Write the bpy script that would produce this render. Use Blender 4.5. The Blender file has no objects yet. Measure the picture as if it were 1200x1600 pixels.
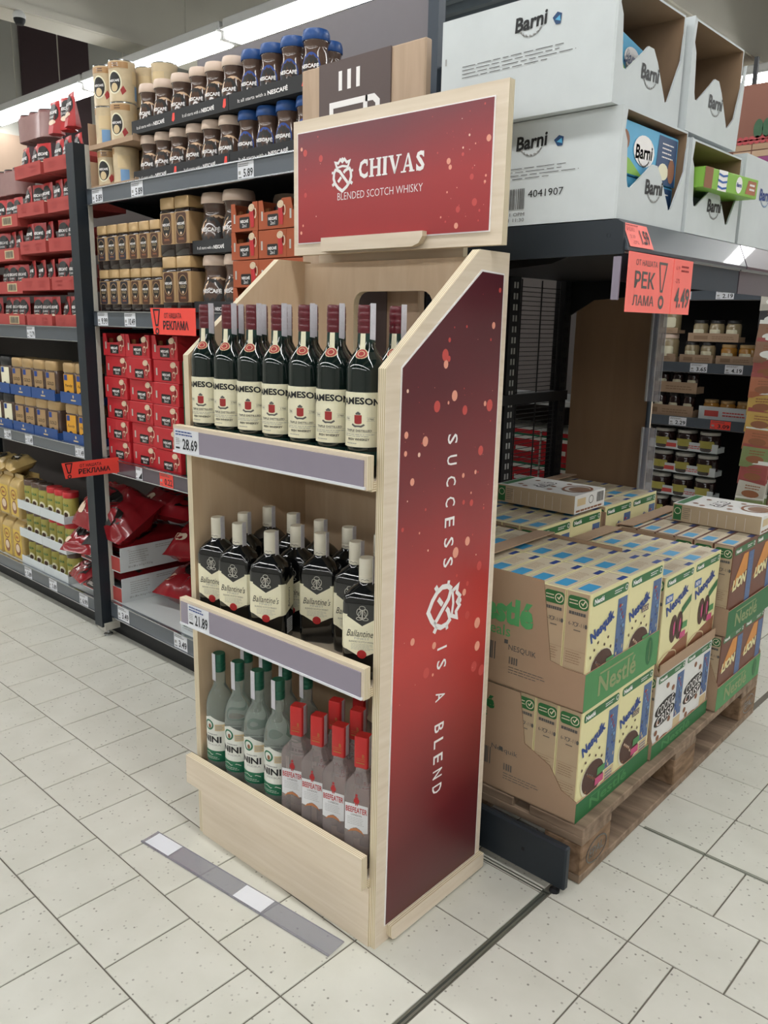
import bpy, bmesh, math, random
from mathutils import Vector, Matrix
random.seed(7)
SC = bpy.context.scene
COL = SC.collection
PI = math.pi

# ---------------------------------------------------------------- camera
cam_d = bpy.data.cameras.new('camera'); cam = bpy.data.objects.new('camera', cam_d); COL.objects.link(cam)
YAW, PITCH, ROLL, FPX = 0.74786, 0.228317, 0.0200531, 1278.14
fw = Vector((-math.sin(YAW)*math.cos(PITCH), math.cos(YAW)*math.cos(PITCH), -math.sin(PITCH)))
r0 = Vector((math.cos(YAW), math.sin(YAW), 0)); u0 = r0.cross(fw)
rr = math.cos(ROLL)*r0 + math.sin(ROLL)*u0; uu = -math.sin(ROLL)*r0 + math.cos(ROLL)*u0
m = Matrix((rr, uu, -fw)).transposed().to_4x4(); m.translation = (0, 0, 1.27)
cam.matrix_world = m
cam_d.sensor_fit = 'VERTICAL'; cam_d.sensor_height = 36; cam_d.lens = FPX*36/1600
cam_d.clip_start = 0.02; cam_d.clip_end = 100
SC.camera = cam
# ---------------------------------------------------------------- world, exposure
w = bpy.data.worlds.new('world'); SC.world = w; w.use_nodes = True
w.node_tree.nodes['Background'].inputs[0].default_value = (.8, .85, .9, 1)
w.node_tree.nodes['Background'].inputs[1].default_value = 0.25
SC.view_settings.view_transform = 'Standard'; SC.view_settings.look = 'None'
SC.view_settings.gamma = 1; SC.view_settings.use_curve_mapping = False
SC.view_settings.exposure = 0.0
LAMP = 19.5          # strength of the ceiling tubes

# ---------------------------------------------------------------- materials
def hexc(h):
    h = h.lstrip('#'); c = [int(h[i:i+2], 16)/255 for i in (0, 2, 4)]
    return tuple((x/12.92 if x <= .04045 else ((x+.055)/1.055)**2.4) for x in c) + (1,)
MAT = {}
def new_mat(name):
    mt = bpy.data.materials.new(name); mt.use_nodes = True
    MAT[name] = mt
    return mt, mt.node_tree.nodes, mt.node_tree.links, mt.node_tree.nodes['Principled BSDF']
def plain(name, col, rough=.5, metal=0, var=.06, scale=30, spec=.5, coat=0, trans=0, ior=1.45, alpha=1, emit=0):
    mt, N, L, B = new_mat(name)
    c = hexc(col)
    B.inputs['Roughness'].default_value = rough; B.inputs['Metallic'].default_value = metal
    B.inputs['Specular IOR Level'].default_value = spec; B.inputs['Coat Weight'].default_value = coat
    B.inputs['Transmission Weight'].default_value = trans; B.inputs['IOR'].default_value = ior
    B.inputs['Alpha'].default_value = alpha
    if var:
        tc = N.new('ShaderNodeTexCoord'); nz = N.new('ShaderNodeTexNoise'); nz.inputs['Scale'].default_value = scale
        mx = N.new('ShaderNodeMix'); mx.data_type = 'RGBA'
        mx.inputs[6].default_value = tuple(x*(1-var) for x in c[:3])+(1,)
        mx.inputs[7].default_value = tuple(min(1, x*(1+var)) for x in c[:3])+(1,)
        L.new(tc.outputs['Object'], nz.inputs['Vector']); L.new(nz.outputs[0], mx.inputs[0]); L.new(mx.outputs[2], B.inputs['Base Color'])
    else:
        B.inputs['Base Color'].default_value = c
    if emit:
        B.inputs['Emission Color'].default_value = c; B.inputs['Emission Strength'].default_value = emit
    return mt
def ramp(N, L, src, stops):
    r = N.new('ShaderNodeValToRGB'); e = r.color_ramp.elements
    while len(e) < len(stops): e.new(.5)
    for el, (p, c) in zip(e, stops): el.position = p; el.color = hexc(c) if isinstance(c, str) else c
    L.new(src, r.inputs[0]); return r
def grain(name, c1, c2, scl, rough=.55, detail=6, bump=.05, c3=None):
    mt, N, L, B = new_mat(name)
    tc = N.new('ShaderNodeTexCoord'); mp = N.new('ShaderNodeMapping'); mp.inputs['Scale'].default_value = scl
    nz = N.new('ShaderNodeTexNoise'); nz.inputs['Scale'].default_value = 1; nz.inputs['Detail'].default_value = detail; nz.inputs['Distortion'].default_value = .6
    L.new(tc.outputs['Object'], mp.inputs[0]); L.new(mp.outputs[0], nz.inputs['Vector'])
    st = [(.3, c1), (.7, c2)] if not c3 else [(.25, c1), (.5, c2), (.75, c3)]
    r = ramp(N, L, nz.outputs[0], st); L.new(r.outputs[0], B.inputs['Base Color'])
    B.inputs['Roughness'].default_value = rough
    if bump:
        bp = N.new('ShaderNodeBump'); bp.inputs['Strength'].default_value = bump; bp.inputs['Distance'].default_value = .002
        L.new(nz.outputs[0], bp.inputs['Height']); L.new(bp.outputs[0], B.inputs['Normal'])
    return mt
grain('birch', '#d5c5ae', '#dccdb8', (5, 5, 75), c3='#e2d4c1', bump=.02)        # plywood face, grain across
grain('birch_v', '#c8ae90', '#cfb698', (30, 30, 5), c3='#d5bfa3', bump=.02)     # plywood face, upright grain
def ply_edge(name, axis):
    mt, N, L, B = new_mat(name)
    tc = N.new('ShaderNodeTexCoord'); sp = N.new('ShaderNodeSeparateXYZ'); L.new(tc.outputs['Object'], sp.inputs[0])
    ma = N.new('ShaderNodeMath'); ma.operation = 'MULTIPLY'; ma.inputs[1].default_value = 2*PI/.0045
    L.new(sp.outputs[axis], ma.inputs[0]); s = N.new('ShaderNodeMath'); s.operation = 'SINE'; L.new(ma.outputs[0], s.inputs[0])
    r = ramp(N, L, s.outputs[0], [(.2, '#e2d6bd'), (.85, '#ab9670')]); L.new(r.outputs[0], B.inputs['Base Color'])
    B.inputs['Roughness'].default_value = .7
for i, a in enumerate('xyz'): ply_edge('ply_edge_'+a, i)
grain('brown_board', '#7d624a', '#8a6e54', (9, 9, 1.2), rough=.5, c3='#947860', bump=.02)
grain('sign_wood', '#a58d75', '#b89f87', (30, 30, 3), rough=.5)
grain('pallet_wood', '#5f4c3c', '#84705d', (5, 28, 28), rough=.85, bump=.5, c3='#a18a74')
grain('pallet_block', '#5a4431', '#80664d', (40, 12, 40), rough=.9, bump=.6, c3='#9c8069')
def card(name, col, rough=.8, fl=220, amt=.08):
    mt, N, L, B = new_mat(name); c = hexc(col)
    tc = N.new('ShaderNodeTexCoord'); nz = N.new('ShaderNodeTexNoise'); nz.inputs['Scale'].default_value = 14; nz.inputs['Detail'].default_value = 5
    L.new(tc.outputs['Object'], nz.inputs['Vector'])
    mx = N.new('ShaderNodeMix'); mx.data_type = 'RGBA'
    mx.inputs[6].default_value = tuple(x*(1-amt) for x in c[:3])+(1,); mx.inputs[7].default_value = tuple(min(1, x*(1+amt)) for x in c[:3])+(1,)
    L.new(nz.outputs[0], mx.inputs[0]); L.new(mx.outputs[2], B.inputs['Base Color']); B.inputs['Roughness'].default_value = rough
    wv = N.new('ShaderNodeTexWave'); wv.inputs['Scale'].default_value = fl; L.new(tc.outputs['Object'], wv.inputs['Vector'])
    bp = N.new('ShaderNodeBump'); bp.inputs['Strength'].default_value = .04; bp.inputs['Distance'].default_value = .001
    L.new(wv.outputs[0], bp.inputs['Height']); L.new(bp.outputs[0], B.inputs['Normal'])
card('kraft', '#a88d74'); card('kraft_in', '#977c62'); card('kraft_dark', '#8a7058'); card('white_card', '#c8ced0'); card('grey_card', '#b4b6b6')
card('red_card', '#a8443f'); card('brown_card', '#a2502f'); card('black_card', '#2b2c2e')
# floor tile: pale ceramic with grey and brown specks
mt, N, L, B = new_mat('floor_tile')
tc = N.new('ShaderNodeTexCoord'); oi = N.new('ShaderNodeObjectInfo'); ad = N.new('ShaderNodeVectorMath'); ad.operation = 'ADD'
gp = N.new('ShaderNodeNewGeometry')
L.new(gp.outputs['Position'], ad.inputs[0]); L.new(oi.outputs['Random'], ad.inputs[1])
nz = N.new('ShaderNodeTexNoise'); nz.inputs['Scale'].default_value = 9; nz.inputs['Detail'].default_value = 4; L.new(ad.outputs[0], nz.inputs['Vector'])
r1 = ramp(N, L, nz.outputs[0], [(.3, '#c6c5ba'), (.7, '#cfcec4')])
vo = N.new('ShaderNodeTexVoronoi'); vo.inputs['Scale'].default_value = 95; L.new(ad.outputs[0], vo.inputs['Vector'])
sep = N.new('ShaderNodeSeparateColor'); L.new(vo.outputs['Color'], sep.inputs[0])
lt = N.new('ShaderNodeMath'); lt.operation = 'LESS_THAN'; lt.inputs[1].default_value = .24; L.new(vo.outputs['Distance'], lt.inputs[0])
g2 = N.new('ShaderNodeMath'); g2.operation = 'LESS_THAN'; g2.inputs[1].default_value = .3; L.new(sep.outputs[0], g2.inputs[0])
mu = N.new('ShaderNodeMath'); mu.operation = 'MULTIPLY'; L.new(lt.outputs[0], mu.inputs[0]); L.new(g2.outputs[0], mu.inputs[1])
mu2 = N.new('ShaderNodeMath'); mu2.operation = 'MULTIPLY'; L.new(mu.outputs[0], mu2.inputs[0]); L.new(sep.outputs[1], mu2.inputs[1])
mx = N.new('ShaderNodeMix'); mx.data_type = 'RGBA'; L.new(mu2.outputs[0], mx.inputs[0]); L.new(r1.outputs[0], mx.inputs[6]); mx.inputs[7].default_value = hexc('#827f76')
L.new(mx.outputs[2], B.inputs['Base Color']); B.inputs['Roughness'].default_value = .42
plain('grout', '#6d685f', .9)
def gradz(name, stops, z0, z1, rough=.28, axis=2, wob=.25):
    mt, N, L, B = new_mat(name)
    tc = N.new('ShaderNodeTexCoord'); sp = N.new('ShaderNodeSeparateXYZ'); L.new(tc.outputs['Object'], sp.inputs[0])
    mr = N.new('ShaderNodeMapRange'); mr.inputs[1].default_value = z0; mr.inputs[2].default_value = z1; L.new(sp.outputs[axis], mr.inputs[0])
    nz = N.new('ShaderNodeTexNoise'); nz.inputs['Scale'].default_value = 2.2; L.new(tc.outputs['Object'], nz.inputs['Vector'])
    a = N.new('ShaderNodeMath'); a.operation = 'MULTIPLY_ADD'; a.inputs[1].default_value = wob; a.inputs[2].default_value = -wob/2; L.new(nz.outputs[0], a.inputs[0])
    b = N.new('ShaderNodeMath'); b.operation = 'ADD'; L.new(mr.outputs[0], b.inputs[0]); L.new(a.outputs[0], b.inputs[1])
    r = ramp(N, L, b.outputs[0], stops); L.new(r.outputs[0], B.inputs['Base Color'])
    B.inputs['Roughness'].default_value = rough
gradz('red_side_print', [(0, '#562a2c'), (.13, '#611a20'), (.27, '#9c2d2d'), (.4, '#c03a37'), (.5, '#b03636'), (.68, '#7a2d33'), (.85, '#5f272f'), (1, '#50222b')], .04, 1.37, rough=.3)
gradz('red_header_print', [(0, '#9c2b2e'), (.45, '#a32a2e'), (.75, '#8a2730'), (1, '#6a2732')], 1.45, 1.69, rough=.3, wob=.5)
P = plain
P('white_ink', '#efeceb', .5, var=0); P('black_ink', '#16171a', .5, var=0); P('grey_ink', '#5b5a58', .6, var=0); P('pale_grey', '#9a9a98', .6, var=0)
P('dot1', '#e8a08a', .4, var=0); P('dot2', '#c8504c', .4, var=0); P('dot3', '#f2c9b4', .4, var=0)
P('cream', '#e4dfc4', .45, var=.02); P('cream_cap', '#d9d4c4', .35, var=.02); P('silver', '#b8b6ae', .4, metal=.3, var=.05)
P('gold_ink', '#b08a4a', .4, metal=.4, var=0); P('red_ink', '#b3262a', .45, var=0); P('crest_red', '#9b2d2c', .5, var=0)
P('green_glass', '#0d1a17', .06, var=0, coat=.6, spec=.6); P('black_glass', '#0e0f10', .07, var=0, coat=.6, spec=.6)
P('green_foil', '#12332d', .4, var=.05)
P('red_cap', '#5d1420', .3, var=.08, coat=.3); P('red_gin_cap', '#c02a2a', .35, var=.05); P('green_cap', '#1a5844', .35, var=.05)
P('clear_glass', '#dfe9e3', .02, var=0, trans=.8, ior=1.2); P('gin_glass', '#e2d6d4', .02, var=0, trans=.74, ior=1.2)
P('label_green', '#1d6a4c', .5, var=.03); P('label_white', '#dedfd8', .5, var=.02); P('gin_label', '#d9dade', .45, var=.02)
P('pale_pink', '#c9adab', .5, var=.1, scale=80); P('stamp', '#c9c7cf', .5, var=.12, scale=220)
P('lilac', '#8d8595', .25, var=.03, coat=.4); P('paper', '#dcdee4', .5, var=.02); P('acrylic', '#b9bac6', .12, var=0, trans=.55, alpha=.55)
P('steel_dark', '#252c33', .42, metal=.2, var=.08); P('steel_black', '#141518', .5, metal=.2, var=.08); P('steel_blue', '#343d47', .4, metal=.2, var=.05)
P('rail', '#50575f', .3, metal=.1, var=.04, coat=.5); P('rail_plum', '#4a3f4b', .3, var=.04, coat=.5); P('chrome', '#b9bcc0', .2, metal=1, var=0)
P('shelf_grey', '#b9bdbc', .4, var=.03); P('post_side', '#b9b6ad', .5, var=.05)
P('back_board', '#5c5552', .6, var=.05); P('grey_board', '#6f6a6e', .5, var=.03); P('coffee_brown', '#584a48', .5, var=.03)
P('promo_red', '#ee4b40', .5, var=.02, emit=0); P('promo_pink', '#fb7b72', .5, var=.02)
P('tag_ink', '#1d2026', .5, var=0)
P('wall_grey', '#b0afa8', .7, var=.05, scale=3); P('wall_maroon', '#3f3033', .6, var=.05, scale=3); P('wall_tan', '#a58f7d', .7, var=.04, scale=3); P('wall_rust', '#70483a', .7, var=.06, scale=3)
P('beam_paint', '#c4c1b6', .6, var=.04, scale=4); P('deck', '#66717b', .55, metal=.2, var=.1, scale=6); P('pipe_paint', '#b5b2a6', .5, var=.03)
P('fixture', '#d8d9d8', .4, var=.02)
mt, N, L, B = new_mat('tube_light'); B.inputs['Base Color'].default_value = (1, 1, 1, 1); B.inputs['Emission Color'].default_value = (1, 1, .985, 1); B.inputs['Emission Strength'].default_value = LAMP
# packaging colours
P('jar_brown', '#56433a', .12, var=.12, scale=160, coat=.5); P('jar_dark', '#2b211d', .12, var=.2, scale=200, coat=.5)
P('lid_beige', '#d2bcab', .4, var=.02); P('lid_blue', '#234a86', .35, var=.03); P('lid_gold', '#b29468', .35, metal=.25, var=.04); P('lid_black', '#1e1d1e', .4, var=.03); P('lid_red', '#b62b30', .35, var=.03)
P('swirl', '#d9b795', .5, var=0); P('swirl_orange', '#c8783a', .5, var=0); P('badge', '#191614', .4, var=0)
P('gold_label', '#a98a63', .4, metal=.2, var=.05); P('gold_label_brown', '#4a2c1d', .4, var=.04); P('gold_label_purple', '#2a2530', .4, var=.04); P('copper', '#b5754c', .4, var=0)
P('tin_cream', '#c3b08f', .35, var=.28, scale=28); P('tin_tan', '#a88155', .4, var=.1, scale=60)
P('pouch_red', '#b02a2c', .3, var=.06); P('pouch_dull', '#7d5350', .3, var=.08); P('box_red', '#b3222b', .4, var=.03); P('cup_red', '#b8242c', .4, var=0); P('foam', '#d9c3ab', .5, var=0)
P('bag_red', '#861a21', .22, var=.12, scale=40, coat=.4); P('bag_green', '#0f4a38', .25, var=.1, scale=40, coat=.3); P('box_green', '#1a5a40', .4, var=.04)
P('tray_blue', '#264a86', .5, var=.03); P('yellow', '#d3b24a', .4, var=.04); P('olive', '#a39a4c', .4, var=.06); P('amber', '#d79b2c', .4, var=.04)
P('gold_pack', '#b59a63', .3, var=.15, scale=50); P('bar_tan', '#cdb78f', .5, var=0)
P('cereal_yellow', '#e2daa6', .45, var=.03); P('cereal_top', '#c9bda4', .6, var=.05); P('cereal_side', '#b7a387', .6, var=.05); P('cereal_green', '#2f6b3d', .45, var=.02); P('tray_green', '#4a8a52', .5, var=.03); P('tray_green_dark', '#25693b', .5, var=.03)
P('cereal_white', '#dcdcd9', .45, var=.02); P('cereal_choc', '#6a3b29', .45, var=.06, scale=40); P('cereal_blue', '#2a5fa8', .45, var=0); P('promo_blue', '#3f97c6', .45, var=.02)
P('comic', '#526a93', .5, var=.3, scale=90); P('cocoa', '#4a2c22', .5, var=.25, scale=120); P('pink', '#c04a78', .5, var=0); P('orange', '#d08a3e', .5, var=.1, scale=40); P('deep_blue', '#1f3f86', .45, var=0)
P('tray_ink', '#8f9a6e', .6, var=0); P('kraft_green', '#5aa86a', .6, var=0)
P('snack_blue', '#57a9d2', .45, var=.05); P('snack_navy', '#27466f', .45, var=.03); P('snack_green', '#86b84a', .45, var=.03); P('snack_brown', '#8a5a3e', .5, var=.05); P('ink_blue', '#6f95bd', .5, var=0)
P('purple', '#7d3566', .5, var=.03); P('cuke', '#1f4a2b', .4, var=.2, scale=30); P('tomato', '#9a3438', .4, var=.2, scale=60)
P('film', '#a07f7c', .15, var=.1, alpha=.9)
P('jam', '#2c1c1a', .15, var=.1, coat=.4); P('honey', '#a9772f', .15, var=.1, coat=.4); P('pickle', '#9a8a6a', .2, var=.15, scale=60, coat=.4)
P('sachet_orange', '#a8694c', .45, var=.1); P('sachet_yellow', '#bd9c55', .45, var=.1); P('sachet_red', '#98504c', .45, var=.1); P('sachet_green', '#7d8a5c', .45, var=.1); P('sachet_grey', '#b9b5a9', .45, var=.1); P('sachet_brown', '#8a6a55', .45, var=.1); P('sachet_black', '#3a393b', .45, var=.1)
P('rubber', '#15161a', .7, var=0)
# ---------------------------------------------------------------- helpers
def tag(o, label=None, cat=None, group=None, kind=None):
    if label: o['label'] = label
    if cat: o['category'] = cat
    if group: o['group'] = group
    if kind: o['kind'] = kind
    return o
def empty(name, loc=(0, 0, 0), rz=0, label=None, cat=None, group=None, kind=None):
    o = bpy.data.objects.new(name, None); COL.objects.link(o); o.empty_display_size = .05
    o.location = loc; o.rotation_euler = (0, 0, rz)
    return tag(o, label, cat, group, kind)
def dup(root, loc, rz=0, label=None, group=None, parent=None):
    c = root.copy(); COL.objects.link(c)
    if parent: c.parent = parent
    else: c.location = loc; c.rotation_euler = (0, 0, rz)
    if label: c['label'] = label
    if group: c['group'] = group
    for ch in list(root.children): dup(ch, None, parent=c)
    return c
def drop(root):
    for ch in list(root.children): drop(ch)
    bpy.data.objects.remove(root)
ORD = ['first', 'second', 'third', 'fourth', 'fifth', 'sixth', 'seventh', 'eighth', 'ninth', 'tenth', 'eleventh', 'twelfth', 'thirteenth', 'fourteenth', 'fifteenth', 'sixteenth']
TXT = {}
def text2d(s, bold=0.0, shear=0.0, spacing=1.0):
    k = (s, bold, shear, spacing)
    if k in TXT: return TXT[k]
    cu = bpy.data.curves.new('t', 'FONT'); cu.body = s; cu.size = 1; cu.offset = bold; cu.shear = shear; cu.resolution_u = 2; cu.space_character = spacing
    ob = bpy.data.objects.new('t', cu); COL.objects.link(ob)
    dg = bpy.context.evaluated_depsgraph_get()
    me = bpy.data.meshes.new_from_object(ob.evaluated_get(dg))
    vs = [(v.co.x, v.co.y) for v in me.vertices]; fs = [tuple(p.vertices) for p in me.polygons]
    bpy.data.objects.remove(ob); bpy.data.curves.remove(cu); bpy.data.meshes.remove(me)
    if not vs: vs, fs = [(0, 0), (1, 0), (1, 1)], [(0, 1, 2)]
    x0 = min(v[0] for v in vs); x1 = max(v[0] for v in vs); y0 = min(v[1] for v in vs); y1 = max(v[1] for v in vs)
    vs = [(v[0]-x0, v[1]-y0) for v in vs]
    TXT[k] = (vs, fs, x1-x0, y1-y0)
    return TXT[k]
class Print:
    """flat print laid out in 2D; mapped on a plane or round a body by MB.printed"""
    def __init__(s): s.it = []
    def poly(s, pts, mat, lay=1): s.it.append((list(pts), [tuple(range(len(pts)))], mat, lay, True)); return s
    def rect(s, x0, y0, x1, y1, mat, lay=1): return s.poly([(x0, y0), (x1, y0), (x1, y1), (x0, y1)], mat, lay)
    def rrect(s, x0, y0, x1, y1, r, mat, lay=1):
        p = []
        for cx, cy, a0 in ((x1-r, y0+r, -90), (x1-r, y1-r, 0), (x0+r, y1-r, 90), (x0+r, y0+r, 180)):
            for i in range(5): a = math.radians(a0+i*22.5); p.append((cx+r*math.cos(a), cy+r*math.sin(a)))
        return s.poly(p, mat, lay)
    def ell(s, cx, cy, rx, ry, mat, lay=1, n=20, rot=0):
        c, q = math.cos(rot), math.sin(rot); p = []
        for i in range(n):
            a = 2*PI*i/n; x, y = rx*math.cos(a), ry*math.sin(a); p.append((cx+x*c-y*q, cy+x*q+y*c))
        return s.poly(p, mat, lay)
    def stroke(s, pts, wd, mat, lay=1, closed=False):
        n = len(pts); V = []; F = []
        for i, p in enumerate(pts):
            a = pts[(i-1) % n] if (closed or i > 0) else p; b = pts[(i+1) % n] if (closed or i < n-1) else p
            d1 = Vector((p[0]-a[0], p[1]-a[1])); d2 = Vector((b[0]-p[0], b[1]-p[1]))
            d1 = d1.normalized() if d1.length else d2.normalized(); d2 = d2.normalized() if d2.length else d1
            t = (d1+d2); t = t.normalized() if t.length > 1e-6 else d1
            nn = Vector((-t.y, t.x)); k = wd/2/max(.5, abs(nn.dot(Vector((-d1.y, d1.x)))))
            V += [(p[0]+nn.x*k, p[1]+nn.y*k), (p[0]-nn.x*k, p[1]-nn.y*k)]
        for i in range(n if closed else n-1):
            j = (i+1) % n; F.append((2*i, 2*i+1, 2*j+1, 2*j))
        s.it.append((V, F, mat, lay, False)); return s
    def ring(s, cx, cy, rx, ry, wd, mat, lay=1, n=24, a0=0, a1=360):
        full = a1-a0 >= 360
        pts = [(cx+rx*math.cos(math.radians(a0+(a1-a0)*i/n)), cy+ry*math.sin(math.radians(a0+(a1-a0)*i/n))) for i in range(n if full else n+1)]
        return s.stroke(pts, wd, mat, lay, full)
    def text(s, t, cx, cy, wd, h, mat, lay=2, bold=0.0, rot=0, shear=0, spacing=1.0, arch=0):
        vs, fs, tw, th = text2d(t, bold, shear, spacing)
        sx = (wd/tw) if wd else (h/th); sy = (h/th) if h else sx
        c, q = math.cos(rot), math.sin(rot); o = []
        for x, y in vs:
            X = (x-tw/2)*sx; Y = (y-th/2)*sy
            if arch: Y += arch*(1-(2*X/(tw*sx))**2)
            o.append((cx+X*c-Y*q, cy+X*q+Y*c))
        s.it.append((o, fs, mat, lay, False)); return s
    def dashes(s, x0, y0, x1, y1, rows, mat, lay=2, seed=1, fill=.45):
        rg = random.Random(seed); dy = (y1-y0)/rows
        for r in range(rows):
            y = y1-(r+.5)*dy; x = x0; end = x1-rg.random()*.25*(x1-x0)
            while x < end:
                wd = (x1-x0)*rg.uniform(.05, .16); s.rect(x, y-dy*fill/2, min(x+wd, end), y+dy*fill/2, mat, lay); x += wd+(x1-x0)*.02
        return s
    def barcode(s, x0, y0, x1, y1, mat, lay=2, n=18, seed=3):
        rg = random.Random(seed); ws = [rg.choice((1, 1, 2, 3)) for _ in range(2*n)]; k = (x1-x0)/sum(ws); x = x0
        for i, v in enumerate(ws):
            if i % 2 == 0: s.rect(x, y0, x+v*k, y1, mat, lay)
            x += v*k
        return s
def clip_band(poly, a, b):
    def cut(pl, c, keep):
        out = []
        for i in range(len(pl)):
            p, q = pl[i], pl[(i+1) % len(pl)]; ip, iq = keep(p[0], c), keep(q[0], c)
            if ip: out.append(p)
            if ip != iq:
                t = (c-p[0])/(q[0]-p[0]); out.append((c, p[1]+t*(q[1]-p[1])))
        return out
    pl = cut(poly, a, lambda x, c: x >= c-1e-9)
    return cut(pl, b, lambda x, c: x <= c+1e-9) if pl else pl
def plane(O, R, U, eps=.0005):
    O, R, U = Vector(O), Vector(R).normalized(), Vector(U).normalized(); Nn = R.cross(U)
    return lambda x, y, l: O+R*x+U*y+Nn*(eps*l)
def around(rf, zo=0, eps=.0005, a0=0, ref=None):
    def f(x, y, l):
        r = rf(y) if callable(rf) else rf
        a = x/(ref or (rf(0) if callable(rf) else rf))+a0; r += eps*l
        return Vector((r*math.sin(a), -r*math.cos(a), y+zo))
    return f
class MB:
    def __init__(s): s.v = []; s.f = []; s.m = []; s.names = []
    def mi(s, n):
        if n not in s.names: s.names.append(n)
        return s.names.index(n)
    def add(s, vs, fs, mat):
        b = len(s.v); s.v += [tuple(v) for v in vs]; k = s.mi(mat)
        for f in fs: s.f.append(tuple(b+i for i in f)); s.m.append(k)
        return s
    def box(s, x0, x1, y0, y1, z0, z1, mat, faces=None, c=0):
        """faces: dict of material overrides by side -x +x -y +y -z +z; c: chamfer"""
        if c:
            bm = bmesh.new(); bmesh.ops.create_cube(bm, size=1)
            for v in bm.verts: v.co = ((x0+x1)/2+v.co.x*(x1-x0), (y0+y1)/2+v.co.y*(y1-y0), (z0+z1)/2+v.co.z*(z1-z0))
            bmesh.ops.bevel(bm, geom=bm.edges[:], offset=c, segments=1, affect='EDGES'); s.bm(bm, mat); return s
        V = [(x0, y0, z0), (x1, y0, z0), (x1, y1, z0), (x0, y1, z0), (x0, y0, z1), (x1, y0, z1), (x1, y1, z1), (x0, y1, z1)]
        F = {'-z': (3, 2, 1, 0), '+z': (4, 5, 6, 7), '-y': (0, 1, 5, 4), '+x': (1, 2, 6, 5), '+y': (2, 3, 7, 6), '-x': (3, 0, 4, 7)}
        b = len(s.v); s.v += V
        for k, q in F.items():
            mm = (faces or {}).get(k, mat)
            if mm is None: continue
            s.f.append(tuple(b+i for i in q)); s.m.append(s.mi(mm))
        return s
    def bm(s, bm, mat):
        bm.verts.ensure_lookup_table(); bm.verts.index_update()
        s.add([v.co[:] for v in bm.verts], [[v.index for v in f.verts] for f in bm.faces], mat); bm.free(); return s
    def prism(s, pts, axis, a, b, mat, edge=None):
        """polygon in the two other axes (in order), extruded along axis from a to b"""
        def P3(p, t): return (t, p[0], p[1]) if axis == 0 else ((p[0], t, p[1]) if axis == 1 else (p[0], p[1], t))
        n = len(pts); ar = sum(pts[i][0]*pts[(i+1) % n][1]-pts[(i+1) % n][0]*pts[i][1] for i in range(n))
        if ar < 0: pts = pts[::-1]
        if axis == 1: a, b = b, a
        V = [P3(p, a) for p in pts]+[P3(p, b) for p in pts]
        s.add(V, [tuple(range(n-1, -1, -1)), tuple(range(n, 2*n))], mat)
        s.add(V, [(i, (i+1) % n, n+(i+1) % n, n+i) for i in range(n)], edge or mat); return s
    def holed(s, outer, hole, axis, a, b, mat, edge=None):
        def P3(p, t): return (t, p[0], p[1]) if axis == 0 else ((p[0], t, p[1]) if axis == 1 else (p[0], p[1], t))
        bm = bmesh.new(); E = []
        for lp in (outer, hole):
            vs = [bm.verts.new((p[0], p[1], 0)) for p in lp]; E += [bm.edges.new((vs[i], vs[(i+1) % len(vs)])) for i in range(len(vs))]
        bmesh.ops.triangle_fill(bm, edges=E, use_beauty=True); bm.verts.index_update()
        fl = [[v.index for v in f.verts] for f in bm.faces]; co = [(v.co.x, v.co.y) for v in bm.verts]; bm.free()
        for t, fl2 in ((a, fl), (b, [f[::-1] for f in fl])): s.add([P3(p, t) for p in co], fl2, mat)
        for lp in (outer, hole):
            n = len(lp); s.add([P3(p, a) for p in lp]+[P3(p, b) for p in lp], [(i, (i+1) % n, n+(i+1) % n, n+i) for i in range(n)], edge or mat)
        return s
    def lathe(s, prof, mat, seg=24, c=(0, 0), mats=None):
        """prof [(r,z)..]; mats: optional material per band"""
        rings = []
        for r, z in prof:
            if r < 1e-6: rings.append([len(s.v)]); s.v.append((c[0], c[1], z))
            else:
                rings.append(list(range(len(s.v), len(s.v)+seg)))
                s.v += [(c[0]+r*math.cos(2*PI*i/seg), c[1]+r*math.sin(2*PI*i/seg), z) for i in range(seg)]
        for k in range(len(rings)-1):
            A, Bq = rings[k], rings[k+1]; mm = s.mi(mats[k] if mats else mat)
            for i in range(seg):
                j = (i+1) % seg
                if len(A) == 1 and len(Bq) == 1: continue
                if len(A) == 1: f = (A[0], Bq[j], Bq[i])
                elif len(Bq) == 1: f = (A[i], A[j], Bq[0])
                else: f = (A[i], A[j], Bq[j], Bq[i])
                s.f.append(f); s.m.append(mm)
        return s
    def loft(s, prof, mat, cs=3, c=(0, 0), mats=None):
        """rounded-rectangle sections (hx, hy, corner, z)"""
        n = 4*(cs+1); rings = []
        for hx, hy, cr, z in prof:
            cr = min(cr, hx, hy); rings.append(list(range(len(s.v), len(s.v)+n)))
            for sx, sy, a0 in ((1, 1, 0), (-1, 1, 90), (-1, -1, 180), (1, -1, 270)):
                for i in range(cs+1):
                    a = math.radians(a0+90*i/cs); s.v.append((c[0]+sx*(hx-cr)+cr*math.cos(a), c[1]+sy*(hy-cr)+cr*math.sin(a), z))
        for k in range(len(rings)-1):
            mm = s.mi(mats[k] if mats else mat)
            for i in range(n): j = (i+1) % n; s.f.append((rings[k][i], rings[k][j], rings[k+1][j], rings[k+1][i])); s.m.append(mm)
        s.f.append(tuple(rings[0][::-1])); s.m.append(s.mi(mats[0] if mats else mat)); s.f.append(tuple(rings[-1])); s.m.append(s.mi(mats[-1] if mats else mat))
        return s
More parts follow.
